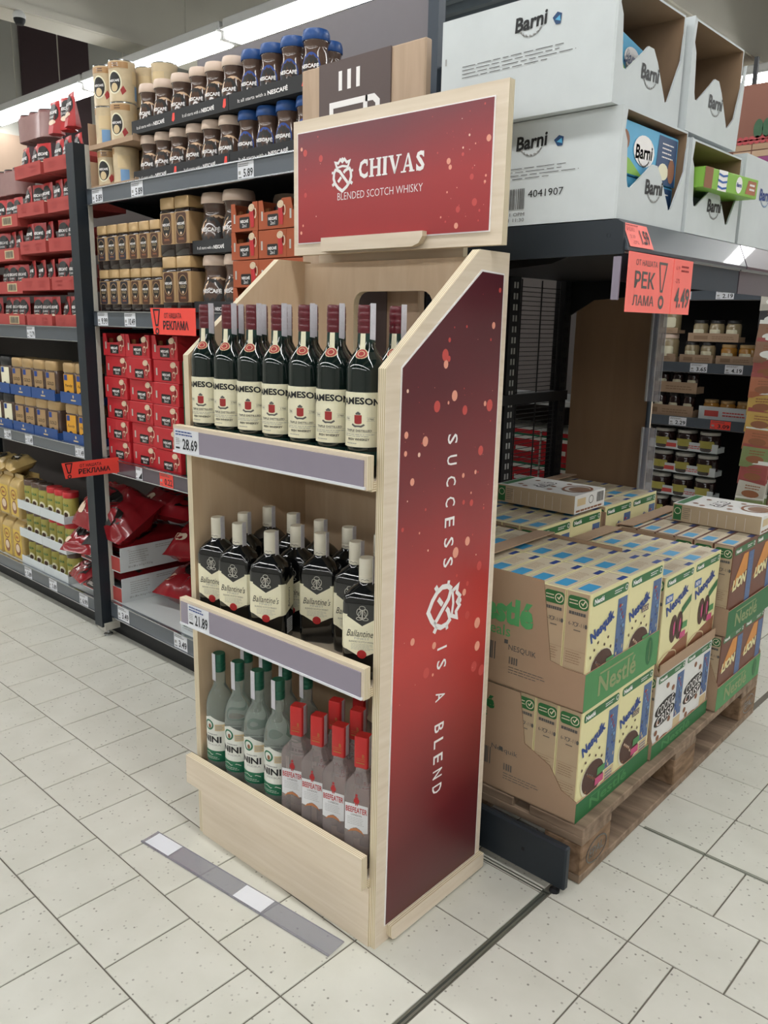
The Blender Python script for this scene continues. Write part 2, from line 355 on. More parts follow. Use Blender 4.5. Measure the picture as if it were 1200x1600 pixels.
    def tube(s, pts, r, mat, seg=8):
        P_ = [Vector(p) for p in pts]; rings = []
        for i, p in enumerate(P_):
            t = (P_[min(i+1, len(P_)-1)]-P_[max(i-1, 0)]).normalized(); a = t.orthogonal().normalized() if i == 0 else (pa-t*pa.dot(t)).normalized(); pa = a; b = t.cross(a)
            rings.append(list(range(len(s.v), len(s.v)+seg)))
            s.v += [tuple(p+r*(a*math.cos(2*PI*k/seg)+b*math.sin(2*PI*k/seg))) for k in range(seg)]
        mm = s.mi(mat)
        for k in range(len(rings)-1):
            for i in range(seg): j = (i+1) % seg; s.f.append((rings[k][i], rings[k][j], rings[k+1][j], rings[k+1][i])); s.m.append(mm)
        s.f.append(tuple(rings[0][::-1])); s.m.append(mm); s.f.append(tuple(rings[-1])); s.m.append(mm); return s
    def printed(s, pr, fn, dx=None):
        for pts, fs, mat, lay, convex in pr.it:
            if dx and convex:
                x0 = min(p[0] for p in pts); x1 = max(p[0] for p in pts); k = max(1, math.ceil((x1-x0)/dx))
                for i in range(k):
                    q = clip_band(pts, x0+(x1-x0)*i/k, x0+(x1-x0)*(i+1)/k)
                    if len(q) > 2: s.add([fn(p[0], p[1], lay) for p in q], [tuple(range(len(q)))], mat)
            else: s.add([fn(p[0], p[1], lay) for p in pts], fs, mat)
        return s
    def build(s, name, parent=None, smooth=None, loc=None, rz=0, fix=True):
        me = bpy.data.meshes.new(name); me.from_pydata(s.v, [], s.f)
        for n in s.names: me.materials.append(MAT[n])
        me.polygons.foreach_set('material_index', s.m)
        if fix:
            bm = bmesh.new(); bm.from_mesh(me); bmesh.ops.recalc_face_normals(bm, faces=bm.faces); bm.to_mesh(me); bm.free()
        if smooth:
            for p in me.polygons: p.use_smooth = True
            try: me.set_sharp_from_angle(angle=math.radians(smooth))
            except Exception: pass
        me.update()
        o = bpy.data.objects.new(name, me); COL.objects.link(o)
        if parent: o.parent = parent
        if loc: o.location = loc
        if rz: o.rotation_euler = (0, 0, rz)
        return o
def printobj(name, pr, fn, parent, dx=None): return MB().printed(pr, fn, dx).build(name, parent, fix=False)
def price_tag(parent, price, O, R, U, wd=.062, h=.042, col='paper', big=None, name='price_tag'):
    """small printed shelf ticket as a part of a rail"""
    p = Print().rect(0, 0, wd, h, col, 1).dashes(wd*.06, h*.72, wd*.75, h*.93, 2, 'grey_ink', 2, seed=len(price)+int(wd*1e4))
    p.text(price, wd*.66, h*.36, wd*.58, h*.48, 'tag_ink', 2, bold=.02)
    p.rect(wd*.06, h*.1, wd*.25, h*.16, 'grey_ink', 2).rect(wd*.06, h*.3, wd*.2, h*.5, 'pale_grey', 2)
    return printobj(name, p, plane(O, R, U, .0006), parent)
def crate(mb, x0, x1, y0, y1, z0, hf, hb, hs, mat, t=.004, inner=None, front=None):
    """open tray: floor, front (-y), back (+y), two sides"""
    mb.box(x0, x1, y0, y1, z0, z0+t, mat)
    mb.box(x0, x1, y0, y0+t, z0+t, z0+hf, mat, {'-y': front or mat, '+y': inner or mat})
    mb.box(x0, x1, y1-t, y1, z0+t, z0+hb, mat, {'-y': inner or mat})
    mb.box(x0, x0+t, y0+t, y1-t, z0+t, z0+hs, mat, {'+x': inner or mat}); mb.box(x1-t, x1, y0+t, y1-t, z0+t, z0+hs, mat, {'-x': inner or mat})
    return mb
X_, Y_, Z_ = (1, 0, 0), (0, 1, 0), (0, 0, 1)
# ---------------------------------------------------------------- room shell
def struct(name, mb, smooth=None): return tag(mb.build(name, None, smooth), kind='structure')
floor = struct('floor', MB().box(-10.2, 8, -9, 10, -.06, -.0025, 'grout'))
TP, YB = .2025, .8485
def tile_mesh(wx, wy):
    g = .0018; c = .0012; t = .006; a = wx/2-g; b = wy/2-g
    V = [(-a, -b, -t), (a, -b, -t), (a, b, -t), (-a, b, -t), (-a, -b, -c), (a, -b, -c), (a, b, -c), (-a, b, -c), (-a+c, -b+c, 0), (a-c, -b+c, 0), (a-c, b-c, 0), (-a+c, b-c, 0)]
    F = [(8, 9, 10, 11)]+[(i, (i+1) % 4, 4+(i+1) % 4, 4+i) for i in range(4)]+[(4+i, 4+(i+1) % 4, 8+(i+1) % 4, 8+i) for i in range(4)]
    return V, F
tiles = []                               # (cx, cy, wx, wy)
for k in range(-30, 44):
    y0 = YB+k*TP; y1 = y0+TP; half = k % 2 != 0
    # field left of x=-1.034: running bond
    x1 = -1.034
    if half: tiles.append((x1-TP/4, (y0+y1)/2, TP/2, TP)); x1 -= TP/2
    while x1 > -9.4: tiles.append((x1-TP/2, (y0+y1)/2, TP, TP)); x1 -= TP
    # two straight columns either side of the metal joint
    tiles.append((-.9345, (y0+y1)/2, .199, TP)); tiles.append((-.719, (y0+y1)/2, .198, TP))
    x0 = -.62
    if not half: tiles.append((x0+TP/4, (y0+y1)/2, TP/2, TP)); x0 += TP/2
    while x0 < 3.6: tiles.append((x0+TP/2, (y0+y1)/2, TP, TP)); x0 += TP
def project(p):
    v = Vector(p)-Vector((0, 0, 1.27)); z = v.dot(fw)
    return (600+FPX*v.dot(rr)/z, 800-FPX*v.dot(uu)/z, z) if z > .1 else (1e6, 1e6, z)
def seen(t):
    x, y, z = project((t[0], t[1], 0))
    if not (-60 < x < 1260 and 0 < y < 1690): return 0
    if t[0] < -1.62 and t[1] > 1.68: return 0                   # under the coffee shelves
    if -1.7 < t[0] < -.85 and 1.56 < t[1] < 2.75: return 0      # under the pallet
    if 300 < x < 590 and 1000 < y < 1250: return 0              # behind the display stand
    if t[1] > 3.2: return 0
    return t[2]*t[3]/(z*z)
sc = sorted(range(len(tiles)), key=lambda i: -seen(tiles[i]))
singles = [i for i in sc[:300] if seen(tiles[i]) > 0]; sset = set(singles)
tm = {}
for i in singles:
    cx, cy, wx, wy = tiles[i]; k = (round(wx, 3), round(wy, 3))
    if k not in tm:
        V, F = tile_mesh(wx, wy); me = bpy.data.meshes.new('tile'); me.from_pydata(V, [], F); me.materials.append(MAT['floor_tile']); tm[k] = me
    o = bpy.data.objects.new('tile', tm[k]); COL.objects.link(o); o.parent = floor; o.location = (cx, cy, 0)
mb = MB()
for i, (cx, cy, wx, wy) in enumerate(tiles):
    if i in sset: continue
    V, F = tile_mesh(wx, wy); mb.add([(v[0]+cx, v[1]+cy, v[2]) for v in V], F, 'floor_tile')
tag(mb.build('tiles_beyond', floor, fix=False), kind='stuff')
# brass-grey expansion joints let into the floor
P('joint_metal', '#8d9084', .35, metal=.7, var=.05); P('joint_rubber', '#3d4039', .8, var=.05)
def joint(x0, x1, y0, y1, along):
    mb = MB()
    if along == 'y':
        xm = (x0+x1)/2; mb.box(x0, xm-.0025, y0, y1, -.004, .0006, 'joint_metal').box(xm+.0025, x1, y0, y1, -.004, .0006, 'joint_metal').box(xm-.0025, xm+.0025, y0, y1, -.004, -.0006, 'joint_rubber')
    else:
        ym = (y0+y1)/2; mb.box(x0, x1, y0, ym-.0025, -.004, .0006, 'joint_metal').box(x0, x1, ym+.0025, y1, -.004, .0006, 'joint_metal').box(x0, x1, ym-.0025, ym+.0025, -.004, -.0006, 'joint_rubber')
    return mb.build('expansion_joint', floor)
joint(-.8345, -.8195, -4, 1.463, 'y'); joint(-1.6, -.82, 1.4585, 1.4715, 'x'); joint(-.78, 4, 1.856, 1.868, 'x')
struct('ceiling', MB().box(-10.2, 8, -9, 10, 4.62, 4.7, 'deck'))
ceil = bpy.data.objects['ceiling']
mb = MB()
k = -8.9
while k < 10:
    mb.prism([(k, 4.62), (k+.03, 4.54), (k+.11, 4.54), (k+.14, 4.62)], 0, -10.2, 8, 'deck'); k += .28
tag(mb.build('deck_ribs', ceil), kind='stuff')
for i, x in enumerate((-7.2, -3.25, .75, 4.75)):
    b = struct('trim_%d' % (i+1), MB().box(x-.17, x+.17, -9, 10, 3.6, 4.6, 'beam_paint', c=.03).box(x+.17, x+.19, -9, 10, 3.6, 3.66, 'beam_paint'))
    MB().tube([(x+1.12, -8.9, 3.95), (x+1.12, 9.9, 3.95)], .035, 'pipe_paint').build('ceiling_pipe', b, smooth=40)
wl = struct('wall_left', MB().box(-10.4, -10.2, -9, 10, 0, 4.7, 'wall_grey'))
MB().box(-10.2, -10.16, 4.66, 5.5, 0, 4.62, 'wall_maroon').build('wall_panel', wl)
MB().box(-10.2, -10.17, 2.0, 4.66, 0, 3.3, 'wall_tan').build('wall_panel', wl)
wb = struct('wall_back', MB().box(-10.2, 8, 10, 10.2, 0, 4.7, 'wall_grey'))
MB().box(-6, 4.5, 9.96, 10, 1.9, 3.3, 'wall_rust').build('wall_panel', wb)
struct('wall_right', MB().box(8, 8.2, -9, 10, 0, 4.7, 'wall_grey')); struct('wall_front', MB().box(-10.2, 8, -9.2, -9, 0, 4.7, 'wall_grey'))
# ---------------------------------------------------------------- ceiling lamps: rows of tube fittings
lamp = empty('tube_lamp', (0, 0, 0), 0, 'lamp', 'lamp')
MB().box(-1.085, 1.085, -.1, .1, .04, .11, 'fixture', c=.01).box(-1.085, 1.085, -.12, .12, .027, .04, 'fixture').build('housing', lamp)
MB().loft([(1.05, .06, .01, -.04), (1.07, .095, .02, -.006), (1.07, .1, .02, .027)], 'tube_light').build('tube', lamp)
MB().box(-1.105, -1.07, -.08, .08, -.03, .04, 'fixture').build('end_cap', lamp); MB().box(1.07, 1.105, -.08, .08, -.03, .04, 'fixture').build('end_cap', lamp)
for xx in (-.5, .5): MB().tube([(xx, 0, .1), (xx, 0, 1.14)], .006, 'pipe_paint', 6).build('hanger', lamp)
for Y, z, rowname in ((-6.5, 3.4, 'unseen row far behind the viewpoint'), (-2.9, 3.4, 'unseen row just behind the viewpoint'), (.7, 3.4, 'unseen row above the display stand'), (4.3, 3.4, 'lit row over the coffee shelves'), (7.95, 3.4, 'lit row far behind the white cartons')):
    n = 0
    for j in range(8):
        x = -9.05+2.22*j
        n += 1; lb = '%s white tube lamp from the left in the %s' % (ORD[n-1], rowname)
        dup(lamp, (x, Y, z), 0, lb, 'white tube lamps under the ceiling')
drop(lamp)
cam_dome = empty('security_camera', (-7.04, 3.24, 3.6), 0, 'small white dome camera under the grey ceiling beam', 'camera')
MB().lathe([(0, -.1), (.03, -.097), (.042, -.075), (.045, -.055)], 'rubber', 16).build('dome', cam_dome, 40)
MB().lathe([(.048, -.055), (.05, -.03), (.04, -.012), (.03, 0), (0, 0)], 'fixture', 16).build('mount', cam_dome, 40)
# ---------------------------------------------------------------- plywood display stand
TH = .028
SO = Vector((-1.601, 1.044, 0))
def sw(u, v, z): return (SO.x+u*math.cos(TH)-v*math.sin(TH), SO.y+u*math.sin(TH)+v*math.cos(TH), z)
st = empty('display_stand', SO, TH, 'birch plywood bottle display stand with red side and header posters', 'display stand')
side = [(0, 0), (.372, 0), (.372, 1.41), (.268, 1.41), (0, 1.19)]
MB().prism(side, 0, .597, .615, 'birch', 'ply_edge_x').build('side_panel', st)
MB().prism(side, 0, .015, .033, 'birch_v', 'ply_edge_x').build('side_panel', st)
def rr_pts(x0, y0, x1, y1, r, n=5):
    p = []
    for cx, cy, a0 in ((x1-r, y0+r, -90), (x1-r, y1-r, 0), (x0+r, y1-r, 90), (x0+r, y0+r, 180)):
        for i in range(n): a = math.radians(a0+i*90/(n-1)); p.append((cx+r*math.cos(a), cy+r*math.sin(a)))
    return p
MB().holed([(.033, 0), (.597, 0), (.597, 1.405), (.033, 1.405)], rr_pts(.2, 1.06, .436, 1.338, .03), 1, .352, .369, 'birch_v', 'ply_edge_y').build('back_panel', st)
MB().box(.033, .6, -.004, .012, 0, .14, 'birch', {'+x': 'ply_edge_y', '-x': 'ply_edge_y', '+z': 'ply_edge_y'}).build('kick_board', st)
LIPS = [(.975, 1.037), (.566, .631), (.148, .222)]; SHELF = [.987, .583, .160]
for i, ((z0, z1), zt) in enumerate(zip(LIPS, SHELF)):
    sh = MB().box(.033, .597, -.012, .352, zt-.018, zt, 'birch', {'+x': 'ply_edge_z', '-x': 'ply_edge_z'}).build('shelf', st)
    MB().box(.01, .601, -.03, -.012, z0, z1, 'birch', {'+x': 'ply_edge_y', '-x': 'ply_edge_y', '+z': 'ply_edge_y'}).build('front_lip', sh)
    if i < 2:
        s = MB().box(.016, .594, -.0325, -.03, z0+.006, z1-.008, 'lilac').box(.012, .598, -.034, -.03, z0+.001, z0+.006, 'paper').build('label_strip', sh)
        a, b = ((.018, .108), (.045, .125))[i]
        h = z1-z0-.012; wd = b-a
        p = Print().rect(a, 0, b, h, 'paper', 1).dashes(a+.005, h*.7, b-.015, h*.95, 2, 'deep_blue', 2, seed=5+i)
        p.text(('28.69', '21.89')[i], a+wd*.64, h*.36, wd*.6, h*.5, 'tag_ink', 2, bold=.02).rect(a+.005, h*.12, a+.02, h*.2, 'tag_ink', 2).dashes(a+.005, h*.3, a+.022, h*.62, 4, 'pale_grey', 2, seed=9)
        printobj('price_card', p, plane((0, -.0325, z0+.005), X_, Z_, .0005), sh)
# bottom ledge that holds the side poster
MB().prism([(.05, .004), (.372, .004), (.372, .04), (.036, .04), (.036, .018), (.041, .008)], 0, .615, .629, 'birch', 'ply_edge_x').build('poster_ledge', st)
sp = [(.031, .042), (.351, .042), (.351, 1.366), (.277, 1.369), (.043, 1.19)]
MB().prism([(.028, .040), (.354, .040), (.354, 1.369), (.276, 1.373), (.040, 1.192)], 0, .615, .6165, 'white_ink').build('poster_backing', st)
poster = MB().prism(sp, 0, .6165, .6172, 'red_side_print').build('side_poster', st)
def emblem(p, cx, cy, s, mat, rot=0, lay=2):
    """crowned heart of two crossing bands"""
    c, q = math.cos(rot), math.sin(rot)
    T = lambda pts: [(cx+s*(x*c-y*q), cy+s*(x*q+y*c)) for x, y in pts]
    heart = [(-.30, .22), (-.39, .1), (-.41, -.08), (-.34, -.24), (-.2, -.38), (0, -.5), (.2, -.38), (.34, -.24), (.41, -.08), (.39, .1), (.30, .22)]
    p.stroke(T(heart), .105*s, mat, lay)
    p.stroke(T([(-.30, .2), (-.12, .13), (.02, -.02), (.2, -.2), (.29, -.3)]), .1*s, mat, lay)
    p.stroke(T([(.30, .2), (.12, .13), (.06, .07)]), .1*s, mat, lay); p.stroke(T([(-.05, -.06), (-.2, -.2)]), .1*s, mat, lay)
    crown = [(-.25, .24), (-.33, .42), (-.2, .39), (-.1, .5), (0, .42), (.1, .5), (.2, .39), (.33, .42), (.25, .24)]
    p.stroke(T(crown), .085*s, mat, lay); p.stroke(T([(-.25, .25), (0, .29), (.25, .25)]), .07*s, mat, lay)
    p.ell(*T([(0, .5)])[0], .06*s, .06*s, mat, lay, 10)
    for sx in (-1, 1): p.stroke(T([(sx*.36, -.22), (sx*.47, -.3)]), .1*s, mat, lay); p.stroke(T([(sx*.4, .1), (sx*.5, .12)]), .08*s, mat, lay)
# side poster print: x runs along v, y up.  lettering reads downwards
p = Print()
def down(txt, v, zt, zb, h):
    n = len(txt)
    for i, chh in enumerate(txt):
        if chh == ' ': continue
        z = zt+(zb-zt)*(i+.5)/n
        wd = h*.62 if chh != 'I' else h*.15
        printobj('letter', Print().text(chh, v, z, wd, h, 'white_ink', 2, bold=.012, rot=-PI/2), plane((.6172, 0, 0), Y_, Z_, .0004), poster)
down('SUCCESS', .199, 1.07, .776, .032); emblem(p, .192, .704, .106, 'white_ink', -PI/2); down('IS A BLEND', .19, .632, .27, .032)
printobj('emblem', p, plane((.6172, 0, 0), Y_, Z_, .0004), poster)
def dots(seed, n, region, rmax):
    p = Print(); rg = random.Random(seed)
    for i in range(n):
        x, y = region(rg); r = rmax*rg.random()**3.2+.0008
        p.ell(x, y, r*.85, r, rg.choice(('dot1', 'dot2', 'dot2', 'dot3') if r < rmax*.4 else ('dot2', 'dot1')), 1, 12)
    return p
def reg(rg):
    while True:
        v, z = rg.uniform(.05, .34), rg.uniform(.5, 1.34)
        if z < 1.17+(v-.05)*.72 and (abs(v-.195) > .028 or z > 1.1) and rg.random() < .25+.75*(z-.5): return v, z
printobj('light_dots', dots(11, 80, reg, .0125), plane((.6172, 0, 0), Y_, Z_, .0003), poster)['kind'] = 'stuff'
# header
MB().box(.065, .5, .369, .385, 1.345, 1.56, 'birch', {'+x': 'ply_edge_y', '-x': 'ply_edge_y'}).build('header_post', st)
MB().box(.1, .49, .318, .369, 1.43, 1.55, 'birch_v').build('header_post', st)
hb = MB().box(.052, .642, .3, .318, 1.42, 1.715, 'birch', {'+x': 'ply_edge_y', '-x': 'ply_edge_y', '+z': 'ply_edge_y', '-z': 'ply_edge_y'}).build('header_board', st)
MB().box(.067, .614, .2978, .3, 1.445, 1.689, 'white_ink').build('header_backing', hb)
hp = MB().box(.0695, .6115, .2972, .2979, 1.4475, 1.6865, 'red_header_print').build('header_poster', st)
MB().prism([(.16, 1.424), (.43, 1.424), (.448, 1.430), (.458, 1.444), (.458, 1.454), (.16, 1.454)], 1, .283, .297, 'birch', 'ply_edge_y').build('header_ledge', st)
HPL = plane((0, .2972, 0), X_, Z_, .0004)
p = Print(); emblem(p, .214, 1.585, .066, 'white_ink'); printobj('emblem', p, HPL, hp)
x = .262
for chh, wd in (('C', .031), ('H', .036), ('I', .016), ('V', .035), ('A', .036), ('S', .026)):
    h = .037; cx = x+wd/2; cy = 1.592; p = Print()
    if chh == 'I': p.rect(cx-.0045, cy-h/2, cx+.0045, cy+h/2, 'white_ink', 2)
    elif chh == 'V': p.poly([(cx-.015, cy+h/2), (cx-.0055, cy+h/2), (cx+.004, cy-h/2+.006), (cx+.0005, cy-h/2), (cx-.001, cy-h/2)], 'white_ink', 2).poly([(cx+.0095, cy+h/2), (cx+.0145, cy+h/2), (cx+.002, cy-h/2), (cx-.001, cy-h/2)], 'white_ink', 2)
    elif chh == 'A': p.poly([(cx-.0145, cy-h/2), (cx-.0095, cy-h/2), (cx+.001, cy+h/2), (cx-.002, cy+h/2)], 'white_ink', 2).poly([(cx+.0055, cy-h/2), (cx+.015, cy-h/2), (cx+.002, cy+h/2), (cx-.002, cy+h/2)], 'white_ink', 2).rect(cx-.009, cy-.008, cx+.007, cy-.004, 'white_ink', 2)
    elif chh == 'H':
        for sx in (-1, 1): p.rect(cx+sx*.0105-.0042, cy-h/2, cx+sx*.0105+.0042, cy+h/2, 'white_ink', 2)
        p.rect(cx-.008, cy-.0022, cx+.008, cy+.0022, 'white_ink', 2)
    else: p.text(chh, cx, cy, wd*.86, h*1.05, 'white_ink', 2, bold=.035)
    sf = {'H': (-.0105, .0105), 'I': (0,), 'V': (-.0105, .012), 'A': (-.012, .0105)}.get(chh, ())
    for q in sf:
        if chh != 'A': p.rect(cx+q-.0072, cy+h/2-.003, cx+q+.0072, cy+h/2, 'white_ink', 3)
        if chh != 'V': p.rect(cx+q-.0072, cy-h/2, cx+q+.0072, cy-h/2+.003, 'white_ink', 3)
    if chh == 'C': p.rect(cx+.0095, cy+.005, cx+.0125, cy+.0185, 'white_ink', 3)
    if chh == 'S': p.rect(cx+.007, cy+.007, cx+.0095, cy+.0185, 'white_ink', 3).rect(cx-.0098, cy-.0185, cx-.0073, cy-.007, 'white_ink', 3)
    printobj('letter', p, HPL, hp); x += wd+.0015
p = Print()
p.text('BLENDED SCOTCH WHISKY', .322, 1.541, .245, .0155, 'white_ink', 2, bold=-.008)
printobj('lettering', p, plane((0, .2972, 0), X_, Z_, .0004), hp)
def reg2(rg):
    while True:
        u, z = rg.uniform(.075, .605), rg.uniform(1.46, 1.68)
        k = rg.random()
        if (u < .15 and k < .35) or u > .5 or (u > .44 and k < .25): return u, z
printobj('light_dots', dots(4, 55, reg2, .007), plane((0, .2972, 0), X_, Z_, .0003), hp)['kind'] = 'stuff'

# ---------------------------------------------------------------- bottles
def whiskey_round():
    r = empty('whiskey_bottle', (0, 0, 0), 0, 'x', 'bottle')
    MB().lathe([(0, .002), (.030, .0), (.036, .006), (.0365, .03), (.0365, .195), (.0345, .207), (.029, .218), (.0215, .228), (.0168, .238), (.0155, .265), (.015, .268), (0, .268)], 'green_glass', 28).build('glass', r, 50)
    MB().lathe([(.0158, .262), (.0165, .265), (.0165, .274), (.0158, .276), (.0165, .278), (.0165, .286), (.0158, .288), (.0165, .29), (.0165, .298), (.0158, .3), (.0162, .302), (.0158, .31), (.0148, .312), (0, .312)], 'red_cap', 24).build('cap', r, 50)
    R = .0365; W = R*1.62
    p = Print().rect(-W, .058, W, .158, 'cream', 1)
    p.text('JAMESON', 0, .1365, W*1.42, .0165, 'black_ink', 2, bold=.035, arch=.0045)
    p.rect(-.007, .103, .007, .117, 'crest_red', 2).ell(0, .103, .007, .0025, 'crest_red', 2, 12).ell(0, .1205, .003, .003, 'grey_ink', 2, 8).ell(-.003, .1195, .002, .002, 'grey_ink', 2, 8).ell(.003, .1195, .002, .002, 'grey_ink', 2, 8)
    p.stroke([(-.012, .100), (-.006, .0965), (.006, .0965), (.012, .100)], .0035, 'grey_ink', 2)
    for sx in (-1, 1): p.text('1780', sx*.024, .1095, .011, .0034, 'black_ink', 2); p.rect(sx*.024-.008, .1125, sx*.024+.008, .1129, 'pale_grey', 2).rect(sx*.024-.008, .1061, sx*.024+.008, .1065, 'pale_grey', 2)
    p.text('TRIPLE DISTILLED', 0, .0885, .052, .0042, 'grey_ink', 2, bold=.02).rect(-.045, .0848, .045, .0852, 'pale_grey', 2).dashes(-.03, .0765, .036, .083, 2, 'pale_grey', 2, seed=3, fill=.35)
    p.text('IRISH WHISKEY', 0, .0725, .043, .0044, 'black_ink', 2, bold=.02).dashes(-.025, .063, .005, .0665, 1, 'pale_grey', 2, seed=2, fill=.4)
    MB().printed(p, around(R, 0, .0004), .007).build('front_label', r, fix=False)
    p = Print().rect(-W, .024, W, .050, 'green_foil', 1).stroke([(-.03, .036), (-.022, .04), (-.016, .034), (-.008, .039), (0, .035), (.01, .04), (.02, .035), (.03, .037)], .0012, 'gold_ink', 2)
    MB().printed(p, around(R, 0, .0004), .007).build('foot_band', r, fix=False)
    MB().lathe([(.0172, .231), (.0166, .24), (.016, .262)], 'green_foil', 24).build('neck_foil', r, 50)
    nf = lambda z: .0169+max(0, (.236-z)*.62)
    p = Print().rect(-.0048, .232, .0048, .262, 'cream', 1).rect(-.0012, .238, .0012, .256, 'bar_tan', 2)
    p.ell(0, .2265, .0092, .0092, 'bar_tan', 2, 18).ell(0, .2265, .0078, .0078, 'crest_red', 3, 18).ring(0, .2265, .0045, .0045, .001, 'bar_tan', 4, 10)
    MB().printed(p, around(nf, 0, .0005, ref=.0175), .004).build('neck_seal', r, fix=False)
    a = math.radians(62)
    MB().prism([(-.0065, .252), (.0065, .25), (.0065, .315), (-.0065, .315)], 1, -.0003, .0003, 'stamp').build('tax_stamp', r, loc=(.0174*math.sin(a), -.0174*math.cos(a), 0), rz=a)
    return r
def bottle_row(proto, spots, z, rot, labels, group):
    for (u, v), lb in zip(spots, labels):
        dup(proto, sw(u, v, z), TH+rot+random.uniform(-.09, .09), lb, group)
b = whiskey_round()
g = 'green whiskey bottles on the top shelf'
bottle_row(b, [(.063+.0793*i, .031) for i in range(7)], SHELF[0], .45, ['red-capped dark green bottle, %s from the left in the front row' % ORD[i] for i in range(7)], g)
bottle_row(b, [(.068+.0793*i, .112) for i in range(7)], SHELF[0], .28, ['red-capped dark green bottle, %s from the left in the second row' % ORD[i] for i in range(7)], g)
drop(b)
def whiskey_square():
    r = empty('whiskey_bottle', (0, 0, 0), 0, 'x', 'bottle')
    MB().loft([(.036, .025, .012, 0), (.041, .029, .012, .005), (.042, .030, .012, .02), (.042, .030, .012, .155), (.040, .028, .014, .168), (.031, .022, .018, .181), (.018, .016, .014, .190), (.0135, .0135, .0135, .198), (.0135, .0135, .0135, .215)], 'black_glass', 4).build('glass', r, 55)
    MB().lathe([(.0148, .195), (.0155, .196), (.0155, .205), (.015, .2055), (.0155, .2065), (.0155, .239), (.0145, .2425), (0, .243)], 'cream_cap', 24).build('cap', r, 50)
    MB().printed(Print().stroke([(-.008, .2), (-.004, .202), (0, .2), (.004, .202), (.008, .2)], .0008, 'black_ink', 1), around(.0155, 0, .0004)).build('cap_print', r, fix=False)
    p = Print().poly([(-.036, .065), (0, .046), (.036, .065), (.036, .134), (0, .112), (-.036, .134)], 'cream', 1)
    p.text("Ballantine's", 0, .097, .062, .0145, 'black_ink', 2, shear=.35).text('FINEST', 0, .0862, .03, .0042, 'pale_grey', 2).text('BLENDED SCOTCH WHISKY', 0, .0795, .052, .0036, 'grey_ink', 2)
    p.dashes(-.022, .062, .024, .076, 5, 'pale_grey', 2, seed=4, fill=.25)
    p.ell(0, .054, .0095, .0088, 'red_ink', 3, 18).ring(0, .054, .005, .005, .001, 'crest_red', 4, 10)
    # silver crest
    for q, (dx, dy, rx, ry) in enumerate(((0, .135, .008, .009), (-.007, .140, .004, .007), (.007, .140, .004, .007), (0, .149, .006, .004), (-.006, .127, .006, .003), (.006, .127, .006, .003))): p.ring(dx, dy, rx, ry, .0012, 'silver', 2, 10)
    p.rect(-.0012, .126, .0012, .145, 'silver', 3)
    printobj('front_label', p, plane((0, -.030, 0), X_, Z_, .0004), r)
    for sx in (-1, 1):
        q = Print().poly([(-.0215, .065), (.0215, .077), (.0215, .142), (-.0215, .130)] if sx > 0 else [(-.0215, .077), (.0215, .065), (.0215, .130), (-.0215, .142)], 'cream', 1).text("Ballantine's", -sx*.004, .1, .045, .010, 'black_ink', 2, rot=PI/2, shear=.35)
        q.rect(-.014, .018, .014, .052, 'paper', 1).dashes(-.012, .022, .012, .05, 6, 'pale_grey', 2, seed=8)
        printobj('side_label', q, plane((sx*.042, 0, 0), (0, sx, 0), Z_, .0004), r)
        # label carried over the rounded corner
        mbq = MB(); n = 5
        for i in range(n):
            a0, a1 = math.radians(90*i/n), math.radians(90*(i+1)/n)
            f = lambda a: (sx*(.030+.0124*math.sin(a)), -(.018+.0124*math.cos(a)))
            (xa, ya), (xb, yb) = f(a0), f(a1)
            mbq.add([(xa, ya, .062+.003*i/n), (xb, yb, .062+.003*(i+1)/n), (xb, yb, .134), (xa, ya, .134)], [(0, 1, 2, 3)], 'cream')
        mbq.build('label_corner', r, fix=False)
    a = math.radians(75)
    MB().prism([(-.006, .186), (.006, .184), (.006, .246), (-.006, .246)], 1, -.0003, .0003, 'stamp').build('tax_stamp', r, loc=(.0163*math.sin(a), -.0163*math.cos(a), 0), rz=a)
    return r
b = whiskey_square()
g = 'cream-capped whiskey bottles on the middle shelf'
for (u, v), lb in zip([(.076, .036), (.156, .034), (.262, .036), (.544, .036)], ['first from the left in the front row', 'second from the left in the front row', 'third in front, before the gap', 'rightmost in front, after the gap']):
    dup(b, sw(u, v, SHELF[1]), TH+random.uniform(.3, .5), 'cream-capped black bottle, '+lb, g)
for (u, v), lb in zip([(.085, .106), (.262, .112), (.347, .104), (.448, .108), (.543, .112)], ['leftmost in the second row', 'second row, behind the third front bottle', 'standing open in the front row gap', 'second row, half behind the rightmost front bottle', 'second row, hard against the right panel']):
    dup(b, sw(u, v, SHELF[1]), TH+random.uniform(.3, .5), 'cream-capped black bottle, '+lb, g)
for i, u in enumerate((.076, .17, .262, .352, .447)):
    dup(b, sw(u, .185 if i != 0 else .19, SHELF[1]), TH+random.uniform(.25, .45), 'cream-capped black bottle, %s from the left in the back row' % ORD[i], g)
drop(b)
